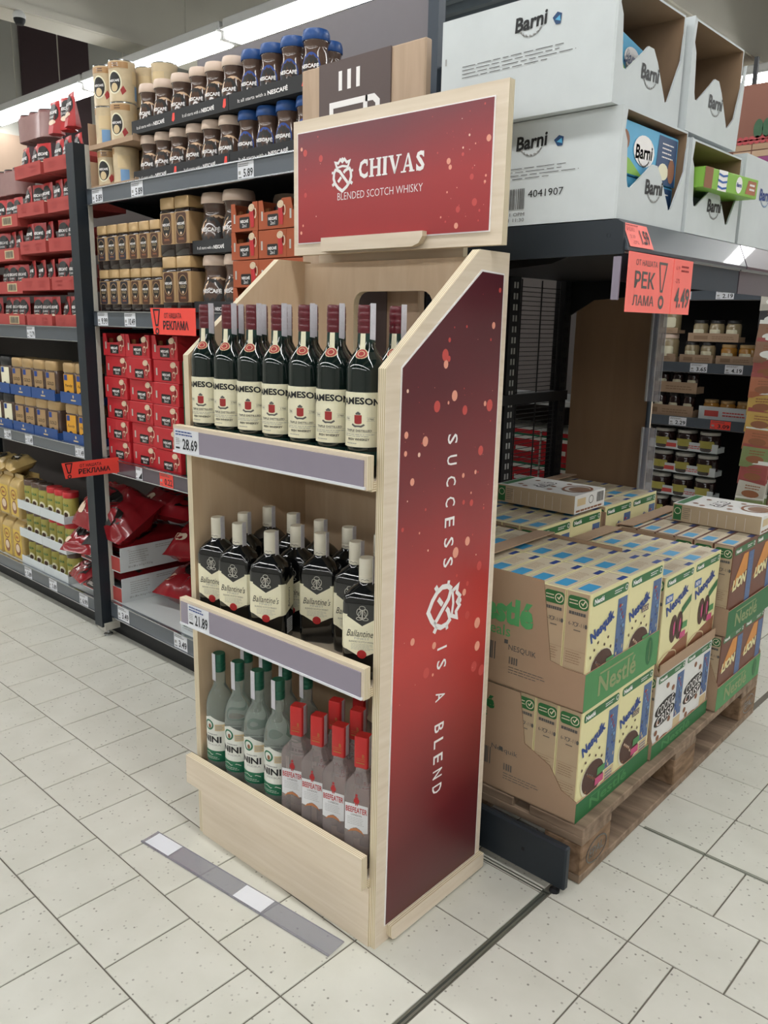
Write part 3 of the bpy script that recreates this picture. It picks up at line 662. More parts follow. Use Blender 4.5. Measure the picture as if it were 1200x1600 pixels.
def vodka():
    r = empty('vodka_bottle', (0, 0, 0), 0, 'x', 'bottle')
    MB().lathe([(0, .006), (.026, .0), (.033, .006), (.034, .015), (.034, .185), (.0335, .2), (.031, .214), (.026, .228), (.019, .240), (.0145, .25), (.0135, .285), (.0135, .30), (0, .30)], 'clear_glass', 28).build('glass', r, 50)
    MB().lathe([(.0143, .284), (.015, .285), (.015, .293), (.0144, .294), (.015, .295), (.015, .303), (.0144, .304), (.015, .305), (.015, .327), (.014, .329), (0, .329)], 'green_cap', 24).build('cap', r, 50)
    R = .034; W = R*1.65
    p = Print().poly([(-W, .06), (W, .06), (W, .152), (W*.5, .166), (0, .178), (-W*.5, .166), (-W, .152)], 'label_white', 1)
    p.poly([(-W, .06), (W, .06), (W, .088), (-W, .088)], 'label_green', 2)
    p.ell(-.004, .155, .0135, .0145, 'label_white', 2, 18).ring(-.004, .155, .011, .0115, .004, 'label_green', 3, 20).ell(-.002, .152, .004, .006, 'snack_brown', 3, 10)
    p.rect(.012, .141, .036, .158, 'bar_tan', 2).dashes(.014, .143, .034, .156, 3, 'pale_grey', 3, seed=2)
    p.text('NINI', .002, .118, .05, .0165, 'black_ink', 3, bold=.03).dashes(-.01, .128, .02, .134, 1, 'pale_grey', 2, seed=3).text('VODKA', .008, .104, .034, .005, 'pale_grey', 3)
    p.stroke([(-.02, .078), (-.008, .082), (.002, .077), (.016, .082), (.026, .078)], .0014, 'label_white', 3).dashes(-.022, .065, .026, .073, 2, 'label_white', 3, seed=6, fill=.25)
    MB().printed(p, around(R, 0, .0004), .007).build('front_label', r, fix=False)
    a = math.radians(-10)
    MB().prism([(-.0065, .263), (.0065, .262), (.0065, .331), (-.0065, .331)], 1, -.0003, .0003, 'stamp').build('tax_stamp', r, loc=(.0158*math.sin(a), -.0158*math.cos(a), 0), rz=a)
    return r
b = vodka(); g = 'clear vodka bottles on the bottom shelf'
bottle_row(b, [(.069+.0715*i, .034) for i in range(4)], SHELF[2], .2, ['green-capped clear bottle, %s from the left in the front row' % ORD[i] for i in range(4)], g)
bottle_row(b, [(.074+.0715*i, .115) for i in range(4)], SHELF[2], .2, ['green-capped clear bottle, %s from the left in the second row' % ORD[i] for i in range(4)], g)
drop(b)
def gin():
    r = empty('gin_bottle', (0, 0, 0), 0, 'x', 'bottle')
    MB().loft([(.027, .027, .005, 0), (.0295, .0295, .005, .004), (.0295, .0295, .005, .18), (.0275, .0275, .005, .19), (.0145, .0145, .005, .206), (.013, .013, .006, .212), (.013, .013, .006, .225)], 'gin_glass', 2).build('glass', r, 25)
    MB().loft([(.0148, .0125, .004, .219), (.0155, .0132, .004, .2205), (.0155, .0132, .004, .285), (.0145, .0122, .004, .288)], 'red_gin_cap', 3).build('cap', r, 40)
    MB().printed(Print().rect(-.010, .240, .010, .2407, 'gold_ink', 1).rect(-.010, .236, .010, .2367, 'gold_ink', 1).text('B', .006, .247, .005, .008, 'gold_ink', 1).dashes(-.01, .228, .01, .233, 1, 'gold_ink', 1), plane((0, -.0132, 0), X_, Z_, .0004)).build('cap_print', r, fix=False)
    p = Print().poly([(-.026, .085), (-.015, .082), (-.008, .09), (0, .093), (.008, .09), (.015, .082), (.026, .085), (.026, .146), (-.026, .146)], 'gin_label', 1)
    p.text('BEEFEATER', 0, .133, .048, .0125, 'red_ink', 2, bold=.015).text('LONDON', 0, .1215, .024, .0042, 'grey_ink', 2).dashes(-.02, .098, .02, .117, 5, 'pale_grey', 2, seed=5, fill=.2)
    p.rect(-.0035, .149, .0035, .163, 'red_ink', 2).ell(0, .167, .0026, .003, 'red_ink', 2, 8).rect(-.0028, .143, -.0008, .149, 'red_ink', 2).rect(.0008, .143, .0028, .149, 'red_ink', 2).rect(-.006, .15, -.003, .158, 'red_ink', 2).rect(.003, .15, .006, .158, 'red_ink', 2)
    p.poly([(-.02, .078), (-.012, .088), (0, .092), (.012, .088), (.02, .078), (.012, .083), (0, .086), (-.012, .083)], 'copper', 2)
    printobj('front_label', p, plane((0, -.0295, 0), X_, Z_, .0005), r)
    MB().box(-.024, .024, .0298, .0302, .05, .15, 'pale_pink').build('back_label', r)
    MB().prism([(-.006, .222), (.006, .222), (.006, .2895), (-.006, .2895)], 0, -.0003, .0003, 'stamp').build('tax_stamp', r, loc=(.0161, 0, 0))
    return r
b = gin(); g = 'red-capped gin bottles on the bottom shelf'
bottle_row(b, [(.347+.065*i, .036) for i in range(4)], SHELF[2], .3, ['red-capped square clear bottle, %s from the left in the front row' % ORD[i] for i in range(4)], g)
bottle_row(b, [(.39+.066*i, .112) for i in range(3)], SHELF[2], .3, ['red-capped square clear bottle, %s from the left in the second row' % ORD[i] for i in range(3)], g)
bottle_row(b, [(.39+.066*i, .19) for i in range(3)], SHELF[2], .3, ['red-capped square clear bottle, %s from the left in the back row' % ORD[i] for i in range(3)], g)
drop(b)
# price strip that fell on the floor
fs = empty('price_strip', (-1.3466, .972, .001), math.atan2(.066, .607), 'clear lilac plastic price strip lying on the tiles before the stand', 'price strip')
MB().box(-.306, .306, -.026, .026, 0, .0015, 'acrylic').box(-.306, .306, -.0262, -.022, .0015, .003, 'acrylic').box(-.306, .306, .024, .026, .0015, .0025, 'acrylic').build('strip', fs)
for x in (-.296, .018): MB().box(x, x+.088, -.021, .0235, .0016, .0021, 'paper').build('paper_card', fs)
# ---------------------------------------------------------------- coffee gondola (faces -Y, runs along X)
GF = 1.55                                   # front plane of the shelf rails
gd = empty('shelf_unit', (0, 0, 0), 0, 'dark steel supermarket shelving unit stocked with coffee', 'shelving')
def shelf(x0, x1, z, rail_h=.055, depth=.46, top='steel_dark', rail='rail', white=False, y0=GF):
    """z = top of the rail; the board lies just under it"""
    s = MB().box(x0, x1, y0+.004, y0+depth, z-.03, z-.006, top).build('shelf_board', gd)
    MB().box(x0, x1, y0-.004, y0+.004, z-rail_h, z, rail).box(x0, x1, y0-.010, y0-.004, z-.004, z, 'chrome' if not white else rail).box(x0, x1, y0-.010, y0-.004, z-rail_h, z-rail_h+.004, 'chrome').build('price_rail', s)
    for x in (x0+.01, x1-.014): MB().prism([(y0+.02, z-.03), (y0+depth, z-.03), (y0+depth, z-.11)], 0, x, x+.004, 'steel_dark').build('bracket', s)
    return s
X2a, X2b, X1a, X1b = -2.925, -1.645, -5.05, -2.965
s_top = shelf(X2a, X2b, 1.712); s_mid = shelf(X2a, X2b, 1.288); s_red = shelf(X2a, X2b, .742, .055, rail='rail_plum'); s_bot = shelf(X2a, X2b, .157, .068, top='shelf_grey')
t_up = shelf(X1a, X1b, 1.228, .056); t_mid = shelf(X1a, X1b, .765, .05, top='shelf_grey'); t_bot = shelf(X1a, X1b, .135, .06, top='shelf_grey')
MB().box(X1a, X2b, 2.02, 2.04, .02, 2.0, 'back_board').build('back_panel', gd)
MB().box(-2.9, -1.73, 2.02, 2.04, 2.0, 2.235, 'grey_board').build('top_board', gd)
MB().box(X1a, X2b, 1.585, 2.02, .0, .07, 'steel_black').build('plinth', gd)
for x, zt_ in ((-2.94, 2.16), (-1.70, 2.6)): MB().box(x-.02, x+.02, 2.0, 2.03, 0, zt_, 'steel_blue').build('rear_upright', gd)
MB().box(-1.69, -1.665, 2.03, 2.9, 1.96, 1.99, 'steel_blue').build('cross_bar', gd)
post = MB().box(-2.998, -2.94, 1.512, 1.556, .045, 1.868, 'steel_dark').build('front_post', gd)
MB().box(-2.994, -2.932, 1.52, 1.585, .03, .06, 'post_side').build('post_shoe', post)
MB().lathe([(0, 0), (.018, 0), (.018, .006), (.006, .01), (.006, .032), (0, .032)], 'chrome', 12, c=(-2.962, 1.548)).build('levelling_foot', post)
MB().box(-2.99, -2.936, 1.556, 1.572, .05, 1.866, 'post_side').build('post_cover', post)
MB().box(-5.04, -4.98, 1.53, 2.0, 0, 1.86, 'steel_dark').build('end_upright', gd)
for s, z, xs in ((s_top, 1.66, (('5.89', -2.885), ('5.89', -2.62), ('5.89', -2.035))), (s_mid, 1.236, (('9.99', -2.895), ('10.49', -2.705), ('17.99', -2.52))), (s_bot, .095, (('3.49', -2.87), ('3.49', -2.47))), (t_up, 1.175, (('12.79', -3.50), ('11.99', -3.95))), (t_mid, .718, (('12.99', -3.82), ('11.49', -3.60), ('11.49', -3.14))), (t_bot, .078, (('5.89', -3.72), ('5.89', -3.47), ('6.99', -3.19)))):
    for pr, x in xs: price_tag(s, pr, (x, GF-.0045, z), X_, Z_, .085 if s is s_bot else .074, .056 if s is s_bot else .047)
for pr, x in (('0.22', -2.90), ('0.22', -2.52)): price_tag(s_red, pr, (x, GF-.0045, .69), X_, Z_, .085, .048, 'promo_red')
price_tag(s_red, ' ', (-2.68, GF-.0045, .688), X_, Z_, .045, .05)
def flag(O, wd, h, label, R=X_, big='РЕКЛАМА', cut=1.0):
    f = empty('promo_flag', O, 0, label, 'price flag', 'red promotion flags on the coffee shelves')
    fr = plane((0, 0, 0), R, Z_, .001); sh_ = [(0, h), (.2*h, 0), (wd, 0), (wd, h)]
    MB().add([fr(x, y, 0) for x, y in sh_]+[fr(x, y, -1) for x, y in sh_], [(0, 1, 2, 3), (7, 6, 5, 4)]+[(i, (i+1) % 4, 4+(i+1) % 4, 4+i) for i in range(4)], 'promo_red').build('card', f)
    q = Print(); x0 = .12*h
    q.stroke([(x0+.12*h, h*.93), (x0+.26*h, h*.35), (x0+.40*h, h*.35), (x0+.54*h, h*.93)], .07*h, 'tag_ink', 2, True)
    q.ring(x0+.34*h, h*.12, .1*h, .1*h, .06*h, 'tag_ink', 2, 14)
    q.text('ОТ НАШАТА', .42*wd+.28*h, h*.72, wd*.38, h*.2, 'tag_ink', 2, bold=.01)
    q.text(big, .5*wd+.22*h, h*.36, wd*.56, h*.33, 'tag_ink', 2, bold=.03)
    printobj('lettering', q, plane((0, 0, 0), R, Z_, .0004), f)
    return f
flag((-2.80, 1.323, .698), .222, .058, 'red promotion flag sticking out before the dark shelf post', R=(0, 1, 0))
flag((-2.485, 1.515, 1.215), .26, .085, 'red promotion flag on the rail left of the display stand')
# tall wooden panel with the coffee-cup sign at the end of the aisle
cs = empty('aisle_panel', (-1.70, 1.496, 0), 0, 'tall wood-edged aisle panel with white coffee cup on brown', 'sign')
MB().box(0, .41, 0, .022, 0, 1.879, 'sign_wood', c=.003).build('board', cs)
bp = MB().box(.069, .309, -.004, 0, 1.1, 1.879, 'coffee_brown').build('brown_panel', cs)
q = Print()
for i in range(3): q.rect(.139+.03*i, 1.811, .151+.03*i, 1.854, 'white_ink', 1)
q.stroke([(.114, 1.69), (.114, 1.781), (.23, 1.781), (.23, 1.69)], .014, 'white_ink', 1).stroke([(.23, 1.781), (.257, 1.781), (.27, 1.77), (.27, 1.738), (.257, 1.726), (.23, 1.726)], .014, 'white_ink', 1)
printobj('cup_pictogram', q, plane((0, -.004, 0), X_, Z_, .0006), bp)

# ---- product prototypes (origin at the base centre, face towards -Y)
def creamy_jar(kind, w=.040, h=.152, logo='NESCAFÉ'):
    r = empty('coffee_jar', (0, 0, 0), 0, 'x', 'jar')
    k = h/.152; q = w/.040
    prof = [(0, 0), (.034, 0), (.0385, .004), (.039, .02), (.0385, .055), (.036, .075), (.0325, .092), (.0315, .1), (.0325, .112), (.0345, .118), (.0345, .124), (0, .124)]
    prof = [(a*q, b*k) for a, b in prof]
    MB().lathe(prof, 'jar_brown', 18).build('glass', r, 50)
    lid = {'beige': 'lid_beige', 'blue': 'lid_blue', 'wide': 'lid_beige'}[kind]
    MB().lathe([(.0365*q, .122*k), (.038*q, .124*k), (.037*q, .14*k), (.034*q, .149*k), (.022*q, .152*k), (0, .152*k)], lid, 18).build('lid', r, 50)
    def rf(z):
        z /= k
        for (r0_, z0_), (r1_, z1_) in zip(prof, prof[1:]):
            if z0_/k <= z <= z1_/k and z1_ > z0_: return r0_+(r1_-r0_)*(z*k-z0_)/(z1_-z0_)
        return .039*q
    p = Print()
    if kind != 'blue':
        p.ell(.013*q, .046*k, .041*q, .048*k, 'swirl', 1, 24, rot=.15).ell(-.004*q, .055*k, .028*q, .034*k, 'badge', 2, 22)
        p.ell(.008*q, .017*k, .02*q, .009*k, 'foam', 3, 16, rot=.4).ell(.03*q, .02*k, .009*q, .012*k, 'swirl_orange', 3, 14)
    else:
        p.ell(-.002*q, .056*k, .026*q, .036*k, 'deep_blue', 1, 22).ell(-.002*q, .052*k, .023*q, .03*k, 'badge', 2, 20)
        p.ell(.008*q, .018*k, .024*q, .011*k, 'foam', 3, 16, rot=.35).ell(.03*q, .022*k, .011*q, .015*k, 'swirl_orange', 3, 14)
    p.text(logo, -.004*q, .058*k, .048*q, .0125*k, 'white_ink', 3, bold=.03)
    MB().printed(p, around(rf, 0, .0005), .006).build('label', r, fix=False)
    return r
def gold_jar(h, w, lab):
    r = empty('coffee_jar', (0, 0, 0), 0, 'x', 'jar')
    MB().loft([(w*.92, w*.92, .008, 0), (w, w, .01, .004), (w, w, .01, h*.2), (w, w, .01, h*.74), (w*.94, w*.94, .01, h*.79)], 'jar_dark', 2).build('glass', r, 40)
    MB().loft([(w*.93, w*.93, .01, h*.80), (w*.97, w*.97, .01, h*.81), (w*.97, w*.97, .01, h*.985), (w*.92, w*.92, .01, h)], 'lid_gold', 2).build('lid', r, 40)
    MB().loft([(w*1.003, w*1.003, .01, h*.2), (w*1.003, w*1.003, .01, h*.735)], 'gold_label', 2).build('sleeve', r, 40)
    p = Print().rrect(-w*.66, h*.205, w*.66, h*.72, w*.2, lab, 1).ring(0, h*.5, w*.58, h*.17, .0022, 'gold_label', 2, 20).ell(0, h*.5, w*.5, h*.155, 'badge', 2, 18)
    p.text('NESCAFÉ', 0, h*.54, w*.95, h*.055, 'white_ink', 3, bold=.03).text('GOLD', 0, h*.475, w*.7, h*.05, 'bar_tan', 3).ell(0, h*.375, w*.12, h*.024, 'foam' if lab == 'gold_label_brown' else 'silver', 3, 10).dashes(-w*.35, h*.26, w*.35, h*.3, 2, 'copper', 2)
    printobj('label', p, plane((0, -w*1.003, 0), X_, Z_, .0005), r)
    return r
def coffee_tin():
    r = empty('coffee_tin', (0, 0, 0), 0, 'x', 'tin')
    R = .0445
    MB().lathe([(0, 0), (R-.001, 0), (R+.001, .002), (R, .005), (R, .122), (R+.001, .126), (R, .128)], 'tin_cream', 20, mats=None).build('body', r, 50)
    MB().lathe([(R, .1275), (R+.0012, .128), (R+.0008, .131), (R-.003, .1315), (R-.005, .1285), (0, .1285)], 'chrome', 20).build('lid', r, 50)
    p = Print().rect(-.045, .105, .045, .124, 'tin_tan', 1).ell(-.004, .06, .026, .037, 'cream', 1, 20).ell(-.004, .06, .022, .032, 'badge', 2, 20).text('NESCAFÉ', -.004, .066, .036, .009, 'white_ink', 3, bold=.03)
    p.ell(-.004, .044, .012, .014, 'bar_tan', 3, 12).poly([(.022, .02), (.036, .034), (.026, .05), (.016, .036)], 'crest_red', 2).dashes(-.01, .108, .012, .122, 2, 'jar_brown', 2)
    p.rect(.07, .01, .1, .055, 'ink_blue', 1).rect(.06, .06, .105, .1, 'bar_tan', 1)
    MB().printed(p, around(R, 0, .0005), .007).build('label', r, fix=False)
    return r
def tray_black(x0, x1, z, y0, depth, hf, label, n=2):
    t = empty('display_tray', ((x0+x1)/2, y0, z), 0, label, 'tray', 'black cardboard trays under the coffee jars'); wd = (x1-x0)/2
    crate(MB(), -wd, wd, 0, depth, 0, hf, hf*.6, hf*.6, 'black_card', .003).build('tray', t)
    p = Print(); step = 2*wd/n
    for i in range(n):
        x = -wd+step*i
        p.text('It all starts with a', x+step*.3, hf*.42, step*.36, hf*.22, 'white_ink', 1).text('NESCAFÉ', x+step*.62, hf*.46, step*.24, hf*.34, 'white_ink', 1, bold=.03).poly([(x+step*.9, hf*.3), (x+step*.93, hf*.2), (x+step*.96, hf*.35), (x+step*.96, hf*.8), (x+step*.92, hf*.8)], 'promo_red', 1)
    printobj('lettering', p, plane((0, 0, 0), X_, Z_, .0005), t)
    return t
ZT = 1.7065
# top shelf: two tiers of creamy jars
jb, jl = creamy_jar('beige'), creamy_jar('blue')
low = [-2.605, -2.519, -2.431, -2.337, -2.253, -2.165, -2.070, -1.984, -1.897, -1.812]
upx = [-2.600, -2.513, -2.412, -2.312, -2.229, -2.142, -2.050, -1.964, -1.875, -1.785]
for tier, xs, z in (('lower', low, ZT+.0035), ('upper', upx, ZT+.1605)):
    nb = nl = 0
    for i, x in enumerate(xs):
        bl = i >= 6
        if bl: nl += 1; n = nl
        else: nb += 1; n = nb
        dup(jl if bl else jb, (x, 1.622, z+.0005), .45+random.uniform(-.12, .12), '%s-lidded coffee jar, %s from the left in the %s top-shelf tray' % ('blue' if bl else 'beige', ORD[n-1], tier), 'waisted coffee jars on the top shelf')
    for k in range(5):
        dup(jl if k > 2 else jb, (xs[2*k]+.045, 1.712, z+.0005), .4, '%s-lidded coffee jar in the rear row of the %s tray, place %s' % ('blue' if k > 2 else 'beige', tier, ORD[k]), 'waisted coffee jars on the top shelf')
for tier, z in (('lower', ZT), ('upper', ZT+.157)):
    tray_black(-2.65, -2.115, z, 1.576, .2, .042, 'black cardboard tray under beige-lidded jars, %s tier of the top shelf' % tier)
    tray_black(-2.112, -1.755, z, 1.576, .2, .042, 'black cardboard tray under blue-lidded jars, %s tier of the top shelf' % tier, 1)
ct = coffee_tin()
for tr, z in enumerate((ZT+.0045, ZT+.144, ZT+.2755)):
    for k, (x, y, rz) in enumerate(((-2.862, 1.612, .5), (-2.762, 1.615, .5 if tr else -1.0), (-2.862, 1.712, -.9), (-2.764, 1.716, -1.1), (-2.667, 1.722, -1.4))):
        if k == 0 and tr == 1: rz = -1.1
        dup(ct, (x, y, z), rz, 'cream coffee tin, %s in the %s layer of the stack' % (('front left', 'front right', 'middle left', 'middle right', 'rearmost')[k], ('bottom', 'middle', 'top')[tr]), 'coffee tins stacked beside the post')
drop(ct)
for i, z in enumerate((ZT, ZT+.1365)):
    t = empty('tin_tray', (-2.79, 1.56, z), 0, 'brown cardboard tray under the %s layer of coffee tins' % ('bottom', 'middle')[i], 'tray', 'trays of the coffee tins')
    mbx = MB().box(-.125, .17, 0, .26, 0, .004, 'kraft').box(-.125, -.121, 0, .26, .004, .1 if i == 0 else .09, 'kraft').box(-.121, .17, 0, .004, .004, .016, 'kraft').box(.166, .17, .004, .26, .004, .022, 'kraft')
    mbx.build('tray', t)
# middle shelf
ZM = 1.2825
gs1, gs2, gb = gold_jar(.151, .0345, 'gold_label_purple'), gold_jar(.151, .0325, 'gold_label_brown'), gold_jar(.182, .0405, 'gold_label_brown')
wj = creamy_jar('wide', .054, .182)
for tier, z in enumerate((ZM+.0005, ZM+.153)):
    tn = ('lower', 'upper')[tier]
    for k, x in enumerate((-2.878, -2.806, -2.734)): dup(gs1, (x, 1.60, z), .05, 'small gold-lidded jar with dark purple label, %s from the left, %s tier' % (ORD[k], tn), 'gold coffee jars on the middle shelf')
    for k, x in enumerate((-2.664, -2.596, -2.528)): dup(gs2, (x, 1.60, z), .05, 'small gold-lidded jar with brown label, %s from the left, %s tier' % (ORD[k], tn), 'gold coffee jars on the middle shelf')
    zz = (ZM+.0005, ZM+.184)[tier]
    for k, x in enumerate((-2.447, -2.363)): dup(gb, (x, 1.605, zz), .05, 'large gold-lidded jar with brown label, %s of the pair, %s tier' % (('left', 'right')[k], tn), 'gold coffee jars on the middle shelf')
    for k, x in enumerate((-2.262, -2.150)): dup(wj, (x, 1.635, (ZM+.004, ZM+.1905)[tier]), .5, 'large beige-lidded waisted jar, %s of the pair, %s tier' % (('left', 'right')[k], tn), 'large waisted jars on the middle shelf')
    tray_black(-2.32, -2.093, (ZM, ZM+.1865)[tier], 1.577, .13, .04, 'black cardboard tray under large beige-lidded jars, %s tier' % tn, 1)
dup(wj, (-2.095, 1.79, ZM+.1905), .2, 'large beige-lidded jar standing in shadow behind the brown cartons', 'large waisted jars on the middle shelf'); 
bxs = MB().box(-2.15, -2.04, 1.735, 1.845, ZM, ZM+.19, 'black_card').build('stock_carton'); tag(bxs, 'plain black carton in shadow under the rear beige-lidded jar', 'carton')
for o_ in (jb, jl, gs1, gs2, gb, wj): drop(o_)
def sachet_box(w, d, h, body, open_top=False, badge='badge', two='3in1'):
    """retail box of instant coffee sticks: carton, print, cup"""
    r = empty('coffee_box', (0, 0, 0), 0, 'x', 'box')
    if open_top:
        t = .002; mbx = MB().box(-w/2, w/2, 0, d, 0, t, body).box(-w/2, -w/2+t, 0, d, t, h, body).box(w/2-t, w/2, 0, d, t, h, body).box(-w/2+t, w/2-t, d-t, d, t, h, body)
        mbx.prism([(-w/2+t, t), (w/2-t, t), (w/2-t, h), (w*.32, h), (w*.22, h*.62), (-w*.3, h*.58), (-w*.36, h), (-w/2+t, h)], 1, 0, t, body); mbx.build('carton', r)
        m2 = MB(); rg = random.Random(3)
        for i in range(7): x = -w*.4+w*.8*i/6; m2.box(x-.009, x+.009, .02+.02*(i % 3), .028+.02*(i % 3), .004, h*(.72+.2*rg.random()), 'badge' if i % 2 else 'copper')
        m2.build('coffee_sticks', r)
    else: MB().box(-w/2, w/2, 0, d, 0, h, body, c=.0015).build('carton', r)
    p = Print().rrect(-w*.18, h*.1, w*.2, h*.5, h*.06, badge, 1).text('NESCAFÉ', w*.01, h*.36, w*.3, h*.13, 'white_ink', 2, bold=.03).text(two, w*.01, h*.2, w*.16, h*.12, 'white_ink', 2)
    p.rect(-w*.4, h*.3, -w*.34, h*.62, 'silver', 1)
    cx = w*.3
    p.poly([(cx-w*.11, h*.8), (cx-w*.04, h*.12), (cx+w*.07, h*.12), (cx+w*.1, h*.8)], 'cup_red' if body != 'box_red' else 'crest_red', 2).ell(cx-w*.01, h*.8, w*.11, h*.13, 'foam', 3, 16, rot=.15).ring(cx-w*.01, h*.8, w*.07, h*.08, .0018, 'bar_tan', 4, 12).ring(cx+w*.11, h*.6, w*.04, h*.16, .0035, 'foam', 2, 12)
    if body == 'box_red': p.ell(cx+w*.015, h*.38, w*.06, h*.14, 'foam', 3, 14).ell(cx+w*.015, h*.36, w*.045, h*.1, 'crest_red', 4, 12)
    printobj('print', p, plane((0, 0, 0), X_, Z_, .0006), r)
    return r
br, bro = sachet_box(.125, .16, .077, 'brown_card', badge='badge', two='2in1'), sachet_box(.125, .16, .079, 'brown_card', True, two='2in1')
for c, x in enumerate((-2.032, -1.905, -1.778)):
    for t in range(4):
        dup(bro if (t == 3 or (t + c) % 2 == 0 and c == 0) else br, (x+random.uniform(-.004, .004), 1.562, ZM+.0795*t), 0, 'brown coffee stick box, %s column, %s layer from the bottom' % (('left', 'middle', 'right')[c], ORD[t]), 'brown coffee boxes on the middle shelf')
drop(br); drop(bro)
# red stick boxes
ZR = .7365
rb, rbo, gbx = sachet_box(.158, .17, .0775, 'box_red'), sachet_box(.158, .17, .08, 'box_red', True), sachet_box(.15, .17, .0775, 'box_green')
for c in range(3):
    for t in range(6):
        dup(rbo if t == 5 else rb, (-2.825+.165*c+random.uniform(-.004, .004), 1.562+random.uniform(0, .012), ZR+.0785*t), 0, 'red coffee stick box, %s column, %s layer from the bottom' % (('left', 'middle', 'right')[c], ORD[t]), 'red coffee boxes on the lower shelf')
for t in range(5): dup(gbx, (-2.325, 1.575, ZR+.0785*t), 0, 'green coffee stick box right of the red ones, %s layer from the bottom' % ORD[t], 'green coffee boxes on the lower shelf')
for c in range(3):
    for t in range(3): dup(rb, (-2.16+.165*c, 1.565, ZR+.0785*t), 0, 'red coffee stick box hidden behind the stand, %s column, %s layer' % (ORD[c], ORD[t]), 'red coffee boxes on the lower shelf')
for o_ in (rb, rbo, gbx): drop(o_)
# bags in printed trays, bottom shelf
def bag(name, w, d, h, mat, seed, label, loc, rz=0, tilt=(0, 0), logo='NESCAFÉ', group='crumpled coffee bags'):
    r = empty(name, loc, rz, label, 'bag', group); r.rotation_euler = (tilt[0], tilt[1], rz)
    rg = random.Random(seed); bm = bmesh.new(); bmesh.ops.create_grid(bm, x_segments=16, y_segments=12, size=.5)
    from mathutils import noise
    top = {}
    pts = []
    for sgn in (1, -1):
        for j in range(13):
            for i in range(17):
                x, y = i/16-.5, j/12-.5
                e = max(0, 1-(abs(x)*2)**3)*max(0, 1-(abs(y)*2)**3)
                n = noise.noise(Vector((x*5+seed, y*5, sgn*2)))*.55+noise.noise(Vector((x*12, y*10+seed, sgn)))*.5
                z = h/2+sgn*h/2*(e**.55)*(1+n*.6)
                pts.append(((x+.04*n*e)*w, (y+.04*n*e)*d, max(.0, z)))
    bm.free(); F = []
    for sgi in range(2):
        b = sgi*221
        for j in range(12):
            for i in range(16):
                q = (b+j*17+i, b+j*17+i+1, b+(j+1)*17+i+1, b+(j+1)*17+i); F.append(q if sgi == 0 else q[::-1])
    bd = [i for i in range(17)]+[17*j+16 for j in range(1, 13)]+[12*17+i for i in range(15, -1, -1)]+[17*j for j in range(11, 0, -1)]
    for a, b in zip(bd, bd[1:]+bd[:1]): F.append((a, 221+a, 221+b, b))
    MB().add(pts, F, mat).build('pouch', r, 80)
    # printed patch riding on the front of the bag
    p = Print().ell(0, .0, w*.26, d*.2, 'badge', 1, 18).text(logo, 0, 0, w*.36, d*.11, 'white_ink', 2, bold=.03).poly([(w*.2, -d*.4), (w*.42, -d*.3), (w*.36, -d*.08), (w*.24, -d*.14)], 'badge' if mat != 'gold_pack' else 'bar_tan', 1).ell(-w*.3, -d*.3, w*.09, d*.08, 'foam', 1, 12)
    def fn(x, y, l):
        i = min(16, max(0, (x/w+.5)*16)); j = min(12, max(0, (y/d+.5)*12)); i0, j0 = min(15, int(i)), min(11, int(j)); fx, fy = i-i0, j-j0
        g_ = lambda a, b: Vector(pts[b*17+a]); P_ = g_(i0, j0)*(1-fx)*(1-fy)+g_(i0+1, j0)*fx*(1-fy)+g_(i0, j0+1)*(1-fx)*fy+g_(i0+1, j0+1)*fx*fy
        return P_+Vector((0, 0, .0025+.0008*l))
    MB().printed(p, fn, .02).build('print', r, fix=False)
    return r
ZB = .151
for i, z in enumerate((ZB, ZB+.127)):
    t = empty('bag_tray', (-3.03, 1.565, z), 0, 'white and red printed tray of coffee bags, %s of two' % ('lower', 'upper')[i], 'tray', 'trays of coffee bags')
    mbx = crate(MB(), -.16, .16, 0, .4, 0, .062, .1, .1, 'white_card', .004, front='red_card', inner='grey_card')
    mbx.build('tray', t)
    p = Print().dashes(.04, .03, .13, .085, 6, 'pale_grey', 1, seed=4, fill=.3).dashes(.16, .075, .26, .092, 2, 'pale_grey', 1, seed=6, fill=.35).text('20 x 28 x 16.5 g = 9.2 kg', .09, .018, .11, .010, 'grey_ink', 1).dashes(.24, .03, .38, .075, 4, 'pale_grey', 1, seed=9, fill=.4)
    printobj('side_print', p, plane((.1602, 0, 0), Y_, Z_, .0005), t)
    printobj('front_print', Print().rrect(-.13, .008, .03, .052, .01, 'badge', 1).text('NESCAFÉ', -.05, .03, .13, .022, 'white_ink', 2, bold=.03), plane((0, 0, 0), X_, Z_, .0005), t)
bag('coffee_bag', .28, .34, .09, 'bag_red', 1, 'red coffee bag lying in the lower tray behind the post', (-3.03, 1.765, ZB+.03), .05)
bag('coffee_bag', .29, .35, .1, 'bag_red', 5, 'red coffee bag lying in the upper tray behind the post', (-3.03, 1.76, ZB+.165), .1)
bag('coffee_bag', .32, .25, .19, 'bag_red', 9, 'big glossy red coffee bag leaning at the front of the pile', (-3.04, 1.70, ZB+.25), .1, (.55, .12))
bag('coffee_bag', .26, .26, .12, 'bag_red', 12, 'red coffee bag slumped deep in the pile beside the wall', (-2.95, 1.90, ZB+.31), .4, (.3, .1))
bag('coffee_bag', .17, .2, .08, 'bag_red', 21, 'small red bag spilling out over the upper tray edge', (-3.14, 1.6, ZB+.19), .3, (.5, 0))
bag('coffee_bag', .17, .2, .06, 'bag_red', 23, 'small red bag poking out of the lower tray front', (-3.13, 1.61, ZB+.07), -.2, (.45, 0))
bag('coffee_bag', .3, .3, .13, 'bag_red', 31, 'dark red bag in shadow at the back of the bottom shelf', (-2.66, 1.83, ZB+.02), .2, (.2, 0))
bag('coffee_bag', .3, .3, .13, 'bag_red', 33, 'dark red bag slumped on the shadowed one at the back', (-2.64, 1.86, ZB+.2), .5, (.25, 0))
